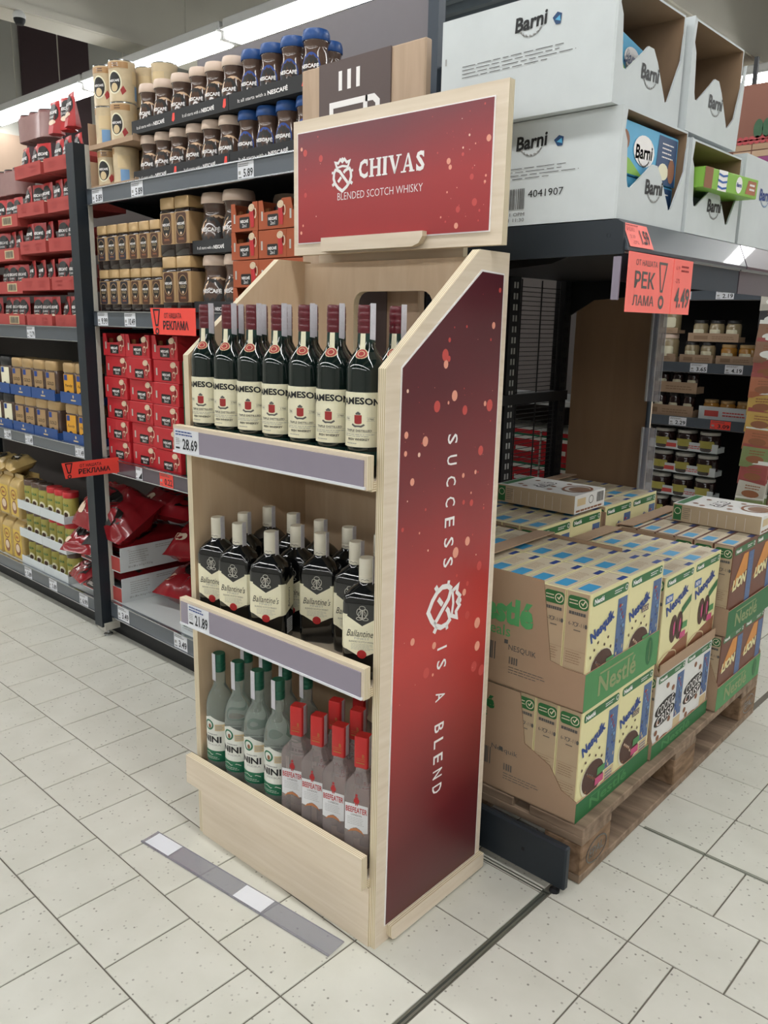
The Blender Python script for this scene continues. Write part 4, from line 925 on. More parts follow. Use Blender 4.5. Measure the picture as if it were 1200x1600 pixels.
tb = empty('bag_tray', (-2.33, 1.57, ZB), 0, 'low white tray with a green coffee bag near the stand', 'tray', 'trays of coffee bags')
crate(MB(), -.13, .13, 0, .3, 0, .055, .06, .06, 'white_card', .004, inner='grey_card').build('tray', tb)
printobj('front_print', Print().dashes(-.12, .012, .02, .045, 4, 'pale_grey', 1, seed=3, fill=.3), plane((0, 0, 0), X_, Z_, .0005), tb)
bag('coffee_bag', .2, .17, .09, 'bag_green', 40, 'green coffee bag standing in the low white tray', (-2.35, 1.66, ZB+.075), .1, (1.05, 0))

# ---- left bay
def pouch():
    r = empty('coffee_pouch', (0, 0, 0), 0, 'x', 'pouch'); w, h = .078, .118
    V = []
    for j in range(7):
        t = j/6; z = h*t; th = .024*(1-t)**.8+.002; hw = w/2*(1 if t > .1 else .93)
        V += [(-hw, 0, z), (-hw*.5, -th, z), (hw*.5, -th, z), (hw, 0, z), (hw*.5, th, z), (-hw*.5, th, z)]
    F = [(6*j+i, 6*j+(i+1) % 6, 6*(j+1)+(i+1) % 6, 6*(j+1)+i) for j in range(6) for i in range(6)]+[(5, 4, 3, 2, 1, 0), (36, 37, 38, 39, 40, 41)]
    MB().add(V, F, 'pouch_red').build('bag', r, 40)
    p = Print().ell(0, .072, .034, .036, 'badge', 1, 20).ell(.004, .04, .022, .010, 'foam', 2, 14).text('NESCAFÉ', 0, .078, .056, .014, 'white_ink', 2, bold=.03).text('CLASSIC', 0, .06, .036, .007, 'white_ink', 2)
    def fn(x, y, l):
        t = y/h; th = .024*(1-t)**.8+.002; k = max(0, min(1, (w/2-abs(x))/(w/4))); return Vector((x, -th*k-.001-.0006*l, y))
    MB().printed(p, fn, .012).build('print', r, fix=False)
    return r
po = pouch()
pt = empty('pouch_tray', (0, 0, 0), 0, 'x', 'tray')
mbx = crate(MB(), -.124, .124, 0, .2, 0, .05, .11, .045, 'red_card', .003); mbx.build('tray', pt)
printobj('print', Print().text('NESCAFÉ', -.06, .034, .06, .011, 'crest_red', 1).text('CLASSIC', -.06, .018, .045, .008, 'crest_red', 1).text('NESCAFÉ', .055, .034, .06, .011, 'crest_red', 1).dashes(.03, .01, .09, .024, 2, 'crest_red', 1), plane((0, 0, 0), X_, Z_, .0005), pt)
pb = empty('pouch_tray', (0, 0, 0), 0, 'x', 'tray')
crate(MB(), -.14, .14, 0, .2, 0, .05, .1, .045, 'red_card', .003).build('tray', pb)
printobj('barcode', Print().rect(.0, .008, .09, .042, 'bar_tan', 1).barcode(.008, .012, .082, .038, 'grey_ink', 2), plane((0, 0, 0), X_, Z_, .0005), pb)
ZU = 1.2225
COLS = [(-3.42, pt, 'middle'), (-3.155, pt, 'right'), (-3.705, pb, 'left'), (-3.99, pb, 'far left'), (-4.275, pb, 'second from the left end'), (-4.56, pb, 'left end')]
for c, (cx, tr, cn) in enumerate(COLS):
    for t in range(5 if c < 2 else 4):
        z = ZU+(.1455 if c < 2 else .135)*t; x = cx+random.uniform(-.008, .008); rz = random.uniform(-.04, .04)
        dup(tr, (x, 1.563, z), rz, 'red pouch tray, %s stack, %s tier from the bottom' % (cn, ORD[t]), 'red trays of coffee pouches')
        for k in range(3):
            dup(po, (x-.082+.082*k, 1.6+random.uniform(0, .01), z+.0035), random.uniform(-.3, .3), 'red coffee pouch, place %s from the left, %s tray, %s tier' % (ORD[k], cn, ORD[t]), 'red coffee pouches in the left bay')
for k, x in enumerate((-3.27, -3.17)): dup(po, (x, 1.62, ZU+.7285), .2*k, 'red coffee pouch standing %s on top of the pouch trays' % ('left', 'right')[k], 'red coffee pouches in the left bay')
for x in (-3.1,): dup(po, (x, 1.6, ZU+.7285), -.2, 'red coffee pouch on top of the trays right beside the post', 'red coffee pouches in the left bay')
drop(po); drop(pt); drop(pb)
# tins under shrink film on top of the left bay
for k, (x, z, n) in enumerate(((-3.45, ZU+.728, 3), (-3.72, ZU+.54, 3), (-3.98, ZU+.54, 3))):
    t = empty('shrink_pack', (x, 1.6, z), 0, 'film-wrapped pack of three dull red tins, %s' % ('by the standing pouches', 'left of the pouch trays', 'at the far left')[k], 'shrink pack', 'film-wrapped red tins on top')
    for i in range(n): MB().lathe([(0, 0), (.04, 0), (.04, .1), (.038, .105), (0, .105)], 'pouch_dull', 18, c=(-.082+.082*i, .04), mats=['pouch_dull', 'pouch_dull', 'lid_black', 'lid_black']).build('tin', t, 50)
    MB().loft([(.127, .044, .04, .001), (.128, .045, .04, .09)], 'film', 4, c=(0, .04)).build('film', t, 50)
# squat roast coffee jars on blue trays
def squat_jar(lab, lid, extra):
    r = empty('coffee_jar', (0, 0, 0), 0, 'x', 'jar'); h = .158
    MB().loft([(.041, .041, .014, 0), (.044, .044, .016, .006), (.044, .044, .016, .11), (.042, .042, .016, .12)], 'jar_brown', 3).build('glass', r, 50)
    MB().loft([(.043, .043, .018, .119), (.045, .045, .018, .122), (.045, .045, .018, .152), (.042, .042, .018, h)], lid, 3).build('lid', r, 50)
    p = Print().rect(-.034, .012, .034, .112, lab, 1).rect(-.03, .088, -.008, .11, 'deep_blue', 2).ell(-.006, .03, .016, .017, 'jar_dark' if lab != 'cream' else 'black_ink', 2, 14)
    if lab != 'cream': p.text(extra, .0, .066, .05, .014, 'jar_dark', 2, shear=.2 if extra == 'Family' else 0)
    printobj('label', p, plane((0, -.044, 0), X_, Z_, .0006), r)
    return r
qa, qb, qc = squat_jar('cream', 'lid_black', ''), squat_jar('gold_label', 'lid_gold', 'GOLD'), squat_jar('amber', 'lid_gold', 'Family')
MAT['gold_label2'] = MAT['gold_label']
ZQ = .7595
for tier, z in (('lower', ZQ+.004), ('upper', ZQ+.168)):
    for k, (x, q) in enumerate(((-4.41, qb), (-4.29, qb), (-4.17, qa), (-4.05, qa), (-3.93, qa), (-3.81, qa), (-3.69, qb), (-3.585, qb), (-3.475, qb), (-3.365, qb), (-3.205, qc), (-3.10, qc))):
        dup(q, (x, 1.61, z), .1, '%s coffee jar, %s from the left, %s tier above blue trays' % ({id(qa): 'black-lidded white-label', id(qb): 'gold-lidded brown-label', id(qc): 'gold-lidded yellow-label'}[id(q)], ORD[k], tier), 'squat coffee jars in the left bay')
    for k, (x, wd) in enumerate(((-4.35, .24), (-4.11, .24), (-3.87, .235), (-3.637, .205), (-3.42, .215), (-3.152, .22))):
        t = empty('jar_tray', (x, 1.557, z-.004), 0, 'blue cardboard jar tray, %s from the left, %s tier' % (ORD[k], tier), 'tray', 'blue trays of coffee jars')
        crate(MB(), -wd/2, wd/2, 0, .12, 0, .045, .03, .03, 'tray_blue', .003).build('tray', t)
        printobj('print', Print().ell(0, .03, .006, .007, 'bar_tan', 1, 10).rect(-.02, .012, .02, .018, 'bar_tan', 1), plane((0, 0, 0), X_, Z_, .0005), t)
for o_ in (qa, qb, qc): drop(o_)
# yellow cocoa jars on white trays, bottom of the left bay
def cocoa_jar(lid):
    r = empty('cocoa_jar', (0, 0, 0), 0, 'x', 'jar')
    MB().lathe([(0, 0), (.03, 0), (.033, .004), (.033, .09), (.031, .1), (.029, .104)], 'olive', 18).build('body', r, 50)
    MB().lathe([(.0325, .103), (.034, .104), (.034, .125), (.032, .128), (0, .128)], lid, 18).build('lid', r, 50)
    p = Print().rect(-.03, .012, .03, .09, 'olive', 1).text('inka', 0, .075, .036, .014, 'cereal_green', 2, bold=.02).ell(.004, .032, .017, .019, 'cream', 2, 16).ell(.004, .03, .011, .012, 'jar_brown', 3, 12)
    MB().printed(p, around(.033, 0, .0006), .007).build('label', r, fix=False)
    return r
ca, cb = cocoa_jar('jar_brown'), cocoa_jar('lid_red')
ZY = .1295
for t in range(3):
    z = ZY+.134*t
    for k, x in enumerate((-3.725, -3.65, -3.577, -3.495, -3.42, -3.345)):
        dup(cb if (k > 2 and t > 0) else ca, (x, 1.612, z+.0045), .2, '%s-lidded yellow jar, %s from the left, %s tier of white trays' % ('red' if (k > 2 and t > 0) else 'brown', ORD[k], ('bottom', 'middle', 'top')[t]), 'yellow drink jars in white trays')
    for k, x in enumerate((-3.65, -3.42)):
        q = empty('jar_tray', (x, 1.556, z), 0, 'white cardboard jar tray, %s, %s tier' % (('left', 'right')[k], ('bottom', 'middle', 'top')[t]), 'tray', 'white trays of yellow jars')
        crate(MB(), -.114, .114, 0, .12, 0, .04, .03, .032, 'white_card', .004).build('tray', q)
drop(ca); drop(cb)
def gold_pack():
    r = empty('coffee_pack', (0, 0, 0), 0, 'x', 'pack')
    MB().loft([(.052, .03, .008, 0), (.055, .033, .012, .01), (.055, .033, .012, .15), (.05, .02, .01, .175), (.05, .003, .002, .185), (.05, .003, .002, .205)], 'gold_pack', 3).build('bag', r, 40)
    printobj('print', Print().rect(-.046, .01, .046, .145, 'yellow', 1).ell(0, .05, .03, .032, 'snack_brown', 2, 16).ell(0, .055, .022, .02, 'foam', 3, 14).ring(0, .11, .03, .022, .006, 'snack_brown', 2, 16).text('3in1', 0, .11, .03, .014, 'crest_red', 3, bold=.03), plane((0, -.033, 0), X_, Z_, .0006), r)
    return r
gp_ = gold_pack()
for t in range(2):
    for k, x in enumerate((-4.63, -4.515, -4.4, -4.285, -4.17, -4.055, -3.94, -3.825)):
        for rw in range(2):
            dup(gp_, (x, 1.60+.07*rw, ZY+.0+.2055*t), random.uniform(-.06, .06), 'gold foil coffee pack, %s from the left, %s row, %s tier' % (ORD[k], ('front', 'rear')[rw], ('lower', 'upper')[t]), 'gold foil packs in the left bay')
drop(gp_)
for k, (x, y, rz) in enumerate(((-4.02, 1.62, .2), (-3.9, 1.65, -.2))):
    bag('foil_bag', .15, .13, .07, 'gold_pack', 60+k, 'crumpled gold foil bag lying on the packs, %s' % ('left', 'right')[k], (x, y, ZY+.411), rz, (.3, 0), '', 'crumpled foil bags')
# ---------------------------------------------------------------- end shelf over the pallet (front faces +X)
es = empty('end_shelf', (0, 0, 0), 0, 'black end-of-aisle steel shelf above the cereal pallet', 'shelving')
XF, XM = -.80, -1.62
MB().box(XM, XF, 1.525, 2.74, 1.425, 1.468, 'steel_black').box(-1.28, XF, 1.5, 1.525, 1.425, 1.468, 'steel_black').build('top_shelf', es)
MB().prism([(-1.28, 1.468), (XF+.004, 1.468), (XF+.016, 1.462), (XF+.02, 1.405), (XF-.24, 1.402), (-1.28, 1.384)], 1, 1.492, 1.5, 'steel_dark').build('side_apron', es)
MB().lathe([(0, -.002), (.004, -.002), (.004, 0)], 'rubber', 10).build('apron_hole', es).matrix_local = Matrix.Translation((XF-.012, 1.4915, 1.44)) @ Matrix.Rotation(PI/2, 4, 'X')
def fascia(y0, y1, m1, m2):
    r = MB().prism([(XF-.01, 1.47), (XF+.003, 1.47), (XF+.026, 1.418), (XF+.026, 1.412), (XF+.012, 1.412)], 1, y0, y1, m1).build('price_rail', es)
    MB().box(XF+.006, XF+.009, y0, y1, 1.355, 1.409, m2).box(XF+.003, XF+.012, y0, y1, 1.408, 1.412, 'chrome').build('card_holder', r)
    return r
f1 = fascia(1.5, 2.112, 'rail', 'steel_blue'); f2 = fascia(2.118, 2.74, 'rail_plum', 'rail_plum')
for y in (1.6, 2.72): MB().prism([(XM, 1.425), (XF-.12, 1.425), (XF-.2, 1.4), (XM+.1, 1.36), (XM, 1.3)], 1, y-.004, y+.004, 'steel_black').build('bracket', es)
for y, wd in ((1.62, .05), (2.36, .06), (2.70, .05)):
    up = MB().box(XM-.03, XM+.01, y-wd/2, y+wd/2, 0, 1.9 if y > 2.5 else 1.43, 'steel_black').build('upright', es)
    m2 = MB()
    for k in range(34): m2.box(XM+.0105, XM+.012, y-.012, y-.004, .2+.036*k, .22+.036*k, 'pale_grey' if y == 2.36 else 'rubber').box(XM+.0105, XM+.012, y+.004, y+.012, .2+.036*k, .22+.036*k, 'pale_grey' if y == 2.36 else 'rubber')
    tag(m2.build('slots', up), kind='stuff')
MB().box(XM-.01, XM+.02, 1.6, 2.72, 1.0, 1.035, 'steel_black').build('cross_beam', es)
m2 = MB()
for k in range(62): m2.tube([(XM-.004, 1.6, .45+.0155*k), (XM-.004, 2.7, .45+.0155*k)], .0016, 'steel_black', 4)
tag(m2.build('mesh_wires', es), kind='stuff')
for k in range(9): MB().tube([(XM, 1.66+.125*k, .44), (XM, 1.66+.125*k, 1.42)], .0028, 'steel_black', 5).build('mesh_rod', es)
MB().box(-1.60, -1.292, 2.745, 2.765, 0, 1.41, 'brown_board').box(-1.292, -1.284, 2.744, 2.766, 0, 1.41, 'birch').build('wood_divider', es)
bb = MB().box(-1.42, -.788, 1.474, 1.494, .016, .125, 'steel_dark', c=.004).build('base_beam', es)
MB().lathe([(0, 0), (.012, 0), (.012, .006), (.005, .008), (.005, .02), (0, .02)], 'rubber', 10, c=(-.815, 1.482)).build('foot', bb)
MB().box(-1.13, -1.12, 1.4732, 1.4742, .01, .02, 'rubber').box(-.905, -.897, 1.4732, 1.4745, .068, .076, 'rubber').build('bolt_hole', bb)
# small orange card on the rail and the big promotion card hanging from it
def slant(y, z0): return plane((XF+.026, y, z0), Y_, (-.023, 0, .052), .0012)
p = Print().rect(0, 0, .1, .049, 'promo_pink', 1).text('РЕК!', .022, .036, .03, .008, 'crest_red', 2).text('2.19', .022, .021, .02, .007, 'crest_red', 2).text('-27%', .028, .009, .024, .007, 'crest_red', 2).text('1.59', .074, .022, .036, .03, 'tag_ink', 2, bold=.02).dashes(.008, .043, .06, .047, 1, 'crest_red', 2)
printobj('price_card', p, slant(1.506, 1.419), f1)
pc = empty('promo_card', (XF+.032, 1.495, 1.298), 0, 'large coral promotion card hanging under the end shelf rail', 'sign'); pc.rotation_euler = (0, 0, .03)
MB().box(-.001, 0, 0, .212, 0, .112, 'promo_pink').build('card', pc); MB().box(0, .0012, .212, .312, 0, .112, 'promo_pink').build('price_half', pc)
q = Print().text('ОТ НАШАТА', .082, .094, .098, .011, 'grey_ink', 1).text('РЕК', .078, .062, .092, .032, 'grey_ink', 1, bold=.02).text('ЛАМА', .078, .023, .098, .020, 'grey_ink', 1, bold=.01)
q.stroke([(.142, .098), (.156, .044), (.164, .044), (.178, .098)], .0048, 'grey_ink', 1, True).ring(.162, .022, .0105, .0105, .0065, 'grey_ink', 1, 16)
printobj('lettering', q, plane((0, 0, 0), Y_, Z_, .0006), pc)
q = Print().text('4.49', .266, .034, .078, .042, 'grey_ink', 1, bold=.02).text('-27%', .235, .068, .022, .009, 'crest_red', 1).text('6.19', .232, .094, .018, .008, 'crest_red', 1).dashes(.25, .085, .29, .102, 2, 'crest_red', 1)
printobj('price_lettering', q, plane((.0014, 0, 0), Y_, Z_, .0006), pc)
pm = tag(MB().box(XF+.005, XF+.02, 1.486, 1.49, 1.32, 1.4, 'lilac').build('card_pocket'), 'clear violet card pocket behind the coral promotion card', 'card holder')
# white cartons on the end shelf
def logo(p, cx, cy, w, ink='black_ink', leaf='pale_grey'):
    p.text('Barni', cx, cy, w, w*.36, ink, 2, bold=.03, shear=.12, rot=.06)
    for k in range(7):
        a = math.radians(210+20*k); p.ell(cx+w*.34*math.cos(a), cy-w*.08+w*.26*math.sin(a), w*.05, w*.022, leaf, 2, 8, rot=a+1.2)
    p.ring(cx, cy-w*.06, w*.36, w*.3, w*.015, leaf, 2, 12, 205, 335)
def carton(name, loc, L, W, H, label, style, group='white shelf cartons', small=False):
    """x: 0..-L back, y 0..W, open front at x=0 facing +X"""
    r = empty(name, loc, 0, label, 'carton', group); t = .004
    MB().box(-L, 0, 0, t, 0, H, 'white_card', {'+y': 'kraft_in'}).build('side_wall', r); MB().box(-L, 0, W-t, W, 0, H, 'white_card', {'-y': 'kraft_in'}).build('side_wall', r)
    MB().box(-L, 0, t, W-t, 0, t, 'white_card', {'+z': 'kraft_in'}).build('bottom', r); MB().box(-L, 0, t, W-t, H-t, H, 'white_card', {'-z': 'kraft_in'}).build('top', r)
    MB().box(-L, -L+t, t, W-t, t, H-t, 'white_card', {'+x': 'kraft_in'}).build('back_wall', r)
    if style == 'closed': pts = [(0, 0), (W, 0), (W, H), (0, H)]
    else:
        pts = [(0, 0), (W, 0)]+([(W*1.06, H*.86), (W*1.045, H*.86), (W*.9, H*.3)] if style == 'torn' else [(W, H*.95), (W*.975, H*.78), (W*.965, H*.6)])
        pts += [(W*.80, H*.2), (W*.76, H*.18), (W*.73, H*.24), (W*.6, H*.48), (W*.53, H*.57), (W*.45, H*.57), (W*.38, H*.5), (W*.16, H*.3), (W*.12, H*.3), (W*.1, H*.36)]
        pts += [(W*.07, H*.7), (W*.03, H*.78), (W*.05, H*.98), (0, H)]
    MB().prism(pts, 0, .0002, t, 'white_card').build('front_panel', r)
    q = Print(); logo(q, W*.5, H*.36 if style != 'closed' else H*.62, W*.27, 'black_ink' if style != 'closed' else 'deep_blue', 'pale_grey' if style != 'closed' else 'ink_blue')
    printobj('front_logo', q, plane((t, 0, 0), Y_, Z_, .0005), r)
    if not small:
        q = Print(); logo(q, -L*.45, H*.8, .075); q.dashes(-L*.86, H*.44, -L*.18, H*.57, 4, 'grey_ink', 2, seed=12, fill=.2)
        q.poly([(-L*.33, H*.78), (-L*.305, H*.82), (-L*.28, H*.8), (-L*.285, H*.72), (-L*.31, H*.72)], 'snack_navy', 2).poly([(-L*.315, H*.76), (-L*.29, H*.79), (-L*.285, H*.74)], 'snack_blue', 3)
        if small is None: q.barcode(-L*.66, H*.16, -L*.47, H*.36, 'grey_ink', 2, n=26).text('4041907', -L*.36, H*.3, L*.19, H*.07, 'black_ink', 2).text('8 2021 OPM', -L*.55, H*.11, L*.16, H*.035, 'grey_ink', 2).text('37 2 1 11:30', -L*.55, H*.055, L*.16, H*.035, 'grey_ink', 2)
        q.rect(-L*.975, H*.6, -L*.965, H*.66, 'pale_grey', 2)
        printobj('side_print', q, plane((0, 0, 0), X_, Z_, .0005), r)
    return r
ZS = 1.4705
carton('shelf_carton', (-.806, 1.497, ZS), .435, .288, .2, 'white printed carton, near one of the lower pair on the end shelf', 'open', small=None)
carton('shelf_carton', (-.80, 1.789, ZS), .43, .288, .19, 'white printed carton, far one of the lower pair on the end shelf', 'open', small=True)
carton('shelf_carton', (-.822, 1.475, ZS+.2015), .404, .282, .215, 'large white carton with torn opening, near one of the upper pair', 'open')
carton('shelf_carton', (-.81, 1.768, ZS+.2015), .42, .278, .215, 'white carton with ragged torn front, far one of the upper pair', 'torn', small=True)
c3 = carton('shelf_carton', (-.80, 2.095, ZS), .43, .29, .205, 'closed white carton with blue lettering at the right shelf end', 'closed', small=True)
carton('shelf_carton', (-.82, 2.395, ZS), .42, .29, .2, 'closed white carton with blue lettering beyond the right shelf end', 'closed', small=True)
def snack(loc, L, W, H, label, face='snack_blue', rot=(0, 0, 0), style=0):
    """snack box: x 0..-L deep, y width, z height; printed on +X face and top"""
    r = empty('snack_box', loc, 0, label, 'box', 'snack boxes in the white cartons'); r.rotation_euler = rot
    body = {0: 'snack_blue', 1: 'snack_green', 2: 'snack_navy'}[style]
    MB().box(-L, 0, 0, W, 0, H, body, c=.0015).build('box', r)
    if style == 0:
        q = Print().poly([(W*.62, 0), (W*.98, 0), (W*.98, H*.95), (W*.66, H*.95)], 'snack_navy', 1).poly([(W*.02, H*.02), (W*.42, H*.02), (W*.2, H*.3), (W*.02, H*.4)], 'snack_green', 1).ell(W*.42, H*.52, W*.17, H*.3, 'white_ink', 2, 20)
        logo(q, W*.42, H*.5, W*.28, 'deep_blue', 'bar_tan'); q.dashes(W*.72, H*.5, W*.93, H*.85, 4, 'white_ink', 2, seed=3, fill=.3).ell(W*.76, H*.25, W*.09, H*.17, 'cream', 2, 14).ell(W*.9, H*.3, W*.06, H*.25, 'snack_brown', 2, 12).ell(W*.1, H*.62, W*.08, H*.2, 'snack_brown', 2, 14)
        printobj('front_print', q, plane((0, 0, 0), Y_, Z_, .0006), r)
        q = Print().ell(-L*.5, W*.4, L*.28, W*.22, 'white_ink', 1, 18).poly([(-L*.3, W*.02), (-L*.02, W*.02), (-L*.02, W*.4)], 'snack_green', 1).poly([(-L, W*.7), (0, W*.62), (0, W*.98), (-L, W*.98)], 'snack_navy', 1); logo(q, -L*.5, W*.4, L*.4, 'deep_blue', 'bar_tan')
        printobj('top_print', q, plane((0, 0, H), X_, Y_, .0006), r)
    elif style == 1:
        q = Print().rect(0, 0, W*.14, H, 'snack_brown', 1).rect(W*.24, 0, W*.4, H, 'white_ink', 1)
        for k in range(3): q.stroke([(W*.24, H*(.2+.3*k)), (W*.32, H*(.12+.3*k)), (W*.4, H*(.2+.3*k))], H*.1, 'cereal_blue', 2)
        q.ell(W*.63, H*.5, W*.06, H*.42, 'white_ink', 1, 14).text('Barni', W*.63, H*.5, W*.09, H*.22, 'deep_blue', 2, bold=.03).poly([(W*.76, H*.15), (W*.96, H*.15), (W*.96, H*.85), (W*.8, H*.85)], 'sachet_orange', 1).dashes(W*.83, H*.3, W*.93, H*.75, 2, 'white_ink', 2)
        printobj('front_print', q, plane((0, 0, 0), Y_, Z_, .0006), r)
    return r
snack((-.822, 1.507, ZS+.005), .2, .262, .082, 'blue snack box, lower of two in the near lower carton')
snack((-.818, 1.507, ZS+.088), .2, .262, .096, 'blue snack box, upper of two in the near lower carton')
snack((-.845, 1.5, ZS+.285), .16, .225, .055, 'blue snack box lying tilted in the near upper carton', rot=(-.06, .22, .1))
snack((-.87, 1.49, ZS+.208), .2, .2, .07, 'blue snack box under the tilted one in the near upper carton')
snack((-.84, 1.776, ZS+.208), .2, .12, .075, 'small blue snack box in the far upper carton', rot=(0, 0, .1))
snack((-1.0, 1.776, ZS+.29), .12, .05, .11, 'dark navy snack box standing in the far upper carton', style=2)
snack((-.775, 1.815, ZS+.093), .2, .245, .042, 'green snack box sticking out of the far lower carton', style=1, rot=(0, .03, -.1))
snack((-.84, 1.83, ZS+.005), .2, .16, .086, 'dark snack box in shadow in the far lower carton', style=2)
# hanging clear price strips by the wooden divider
for k, (z0, z1) in enumerate(((1.02, 1.33), (.6, .93))):
    h = empty('hanging_strip', (-1.262, 2.7, z0), 0, 'clear grey plastic ticket strip by the wooden divider, %s' % ('upper', 'lower')[k], 'ticket holder', 'hanging ticket strips')
    MB().box(-.02, .03, 0, .006, 0, z1-z0, 'acrylic').box(-.022, -.016, -.002, .008, 0, z1-z0, 'pale_grey').build('strip', h)
MB().tube([(-1.275, 2.72, .25), (-1.275, 2.72, 1.41)], .008, 'steel_blue').build('strip_rod', es, smooth=50)

# ---------------------------------------------------------------- pallet of cereals
PH = .022; PO = Vector((-.785, 1.54, 0))
def pw(u, v, z): return (PO.x+u*math.cos(PH)-v*math.sin(PH), PO.y+u*math.sin(PH)+v*math.cos(PH), z)
pal = empty('wooden_pallet', PO, PH, 'worn wooden pallet on the floor under the cereal trays', 'pallet')
for u0, wd in ((-.1, .1), (-.4725, .145), (-.8, .1)): MB().box(u0, u0+wd, 0, 1.2, .001, .022, 'pallet_wood', c=.002).build('bottom_board', pal)
for iu, (u0, wd) in enumerate(((-.1, .1), (-.4725, .145), (-.8, .1))):
    for iv, v0 in enumerate((0, .5275, 1.055)):
        b = MB().box(u0, u0+wd, v0, v0+.145, .022, .1, 'pallet_block', c=.003).build('block', pal)
        if iu == 0 and iv != 1:
            q = Print().ring(v0+.075, .06, .05, .03, .003, 'jar_dark', 1, 24).text('EPAL', v0+.075, .06, .07, .024, 'jar_dark', 1, bold=.02)
            if iv == 0: q.ring(v0+.075, .06, .05, .03, .0035, 'jar_dark', 2, 24)
            printobj('brand_mark', q, plane((0, 0, 0), Y_, Z_, .0006), b)
for v0 in (0, .5275, 1.055): MB().box(-.8, 0, v0, v0+.145, .1, .122, 'pallet_wood', c=.002).build('stringer_board', pal)
for u0, wd in ((-.145, .145), (-.29, .1), (-.4725, .145), (-.61, .1), (-.8, .145)): MB().box(u0, u0+wd, 0, 1.2, .122, .144, 'pallet_wood', c=.002).build('deck_board', pal)
def cereal(kind, h, w=.19, d=.058):
    """cereal box: front faces +x (x from -d to 0), y 0..w, z 0..h"""
    r = empty('cereal_box', (0, 0, 0), 0, 'x', 'box')
    body = {'choc': 'cereal_yellow', 'duo': 'cereal_yellow', 'banana': 'cereal_yellow', 'cookie': 'cereal_white', 'lion': 'cereal_choc'}[kind]
    MB().box(-d, 0, 0, w, 0, h, 'cereal_side', {'+x': body, '-x': body, '+z': 'cereal_top'}).build('carton', r)
    q = Print().rrect(w*.06, h*.89, w*.97, h*.97, h*.03, 'cereal_green', 1).text('Nestlé', w*.22, h*.93, w*.24, h*.045, 'white_ink', 2, bold=.04).dashes(w*.6, h*.91, w*.84, h*.95, 2, 'white_ink', 2, seed=3, fill=.4).ring(w*.92, h*.93, h*.022, h*.022, .002, 'white_ink', 2, 10)
    if kind in ('choc', 'duo'):
        q.text('Nesquik', w*.36, h*.67, w*.6, h*.13, 'deep_blue', 2, bold=.05, rot=.33).rect(w*.72, h*.28, w*.97, h*.85, 'comic', 1)
        for k in range(22): q.ell(w*(.75+.19*((k*7) % 11)/11), h*(.31+.51*((k*5) % 13)/13), w*(.012+.006*(k % 3)), h*(.012+.01*(k % 2)), ('crest_red', 'deep_blue', 'ink_blue', 'bar_tan', 'grey_ink')[k % 5], 2, 6, rot=k)
        q.rect(w*.72, h*.05, w*.97, h*.27, 'bar_tan', 1).dashes(w*.74, h*.08, w*.95, h*.25, 6, 'comic', 2, seed=5, fill=.4)
        for k in range(7): q.ell(w*(.1+.085*k), h*(.45+.05*((k*37) % 3)), w*.018, h*.016, 'cocoa', 2, 8, rot=k)
        q.poly([(w*.1, h*.02), (w*.7, h*.02), (w*.62, h*.16), (w*.2, h*.12)], 'orange', 1).ell(w*.4, h*.3, w*.31, h*.17, 'cream', 2, 22).ell(w*.4, h*.31, w*.28, h*.155, 'cocoa', 3, 22)
        for k in range(16): q.ell(w*(.22+.36*((k*7) % 16)/16), h*(.21+.19*((k*5) % 9)/9), w*.02, h*.013, ('snack_brown', 'foam' if kind == 'duo' else 'jar_brown')[k % 2], 4, 8)
        q.rect(w*.5, h*.29, w*.7, h*.36, 'tray_green', 5).rect(w*.46, h*.2, w*.68, h*.27, 'pink', 5)
        if kind == 'duo': q.rect(w*.42, h*.6, w*.62, h*.66, 'jar_brown', 3).text('DUO', w*.52, h*.63, w*.15, h*.04, 'foam', 4)
    elif kind == 'banana':
        q.text('Nesquik', w*.48, h*.69, w*.74, h*.14, 'deep_blue', 2, bold=.04, rot=.3).rect(w*.06, h*.72, w*.3, h*.8, 'cereal_blue', 2).text('NEW', w*.18, h*.76, w*.18, h*.05, 'white_ink', 3, bold=.02).poly([(w*.66, h*.5), (w*.98, h*.6), (w*.98, h*.68), (w*.66, h*.58)], 'cereal_green', 2)
        q.poly([(w*.04, h*.02), (w*.98, h*.02), (w*.98, h*.26), (w*.5, h*.2), (w*.04, h*.1)], 'snack_brown', 1).ring(w*.3, h*.1, w*.3, h*.08, .004, 'bar_tan', 3, 18)
        for cx in (.42, .62): q.ell(w*cx, h*.4, w*.12, h*.15, 'cocoa', 2, 16).ell(w*(cx+.02), h*.4, w*.03, h*.08, 'pink', 3, 10)
        q.rect(w*.72, h*.34, w*.9, h*.41, 'tray_green', 4).rect(w*.66, h*.24, w*.86, h*.31, 'pink', 4)
    elif kind == 'cookie':
        for k, (t_, cy) in enumerate((('COOKiE', .56), ('CRISP', .43))):
            q.text(t_, w*.38, h*cy, w*.56, h*.13, 'badge', 1, bold=.1, rot=.12).text(t_, w*.38, h*cy, w*.54, h*.11, 'white_ink', 3, bold=.0, rot=.12).ell(w*.38, h*cy, w*.35, h*.085, 'badge', 1, 18, rot=.12)
        for x_, y_ in ((.4, .8), (.12, .28), (.2, .2), (.55, .34), (.14, .4), (.6, .72)): q.ell(w*x_, h*y_, w*.05, h*.035, 'snack_brown', 2, 12)
        [q.ell(w*(.75+.19*((k*7) % 11)/11), h*(.33+.49*((k*5) % 13)/13), w*(.012+.006*(k % 3)), h*(.012+.01*(k % 2)), ('crest_red', 'deep_blue', 'ink_blue', 'bar_tan', 'grey_ink')[k % 5], 2, 6, rot=k) for k in range(22)]
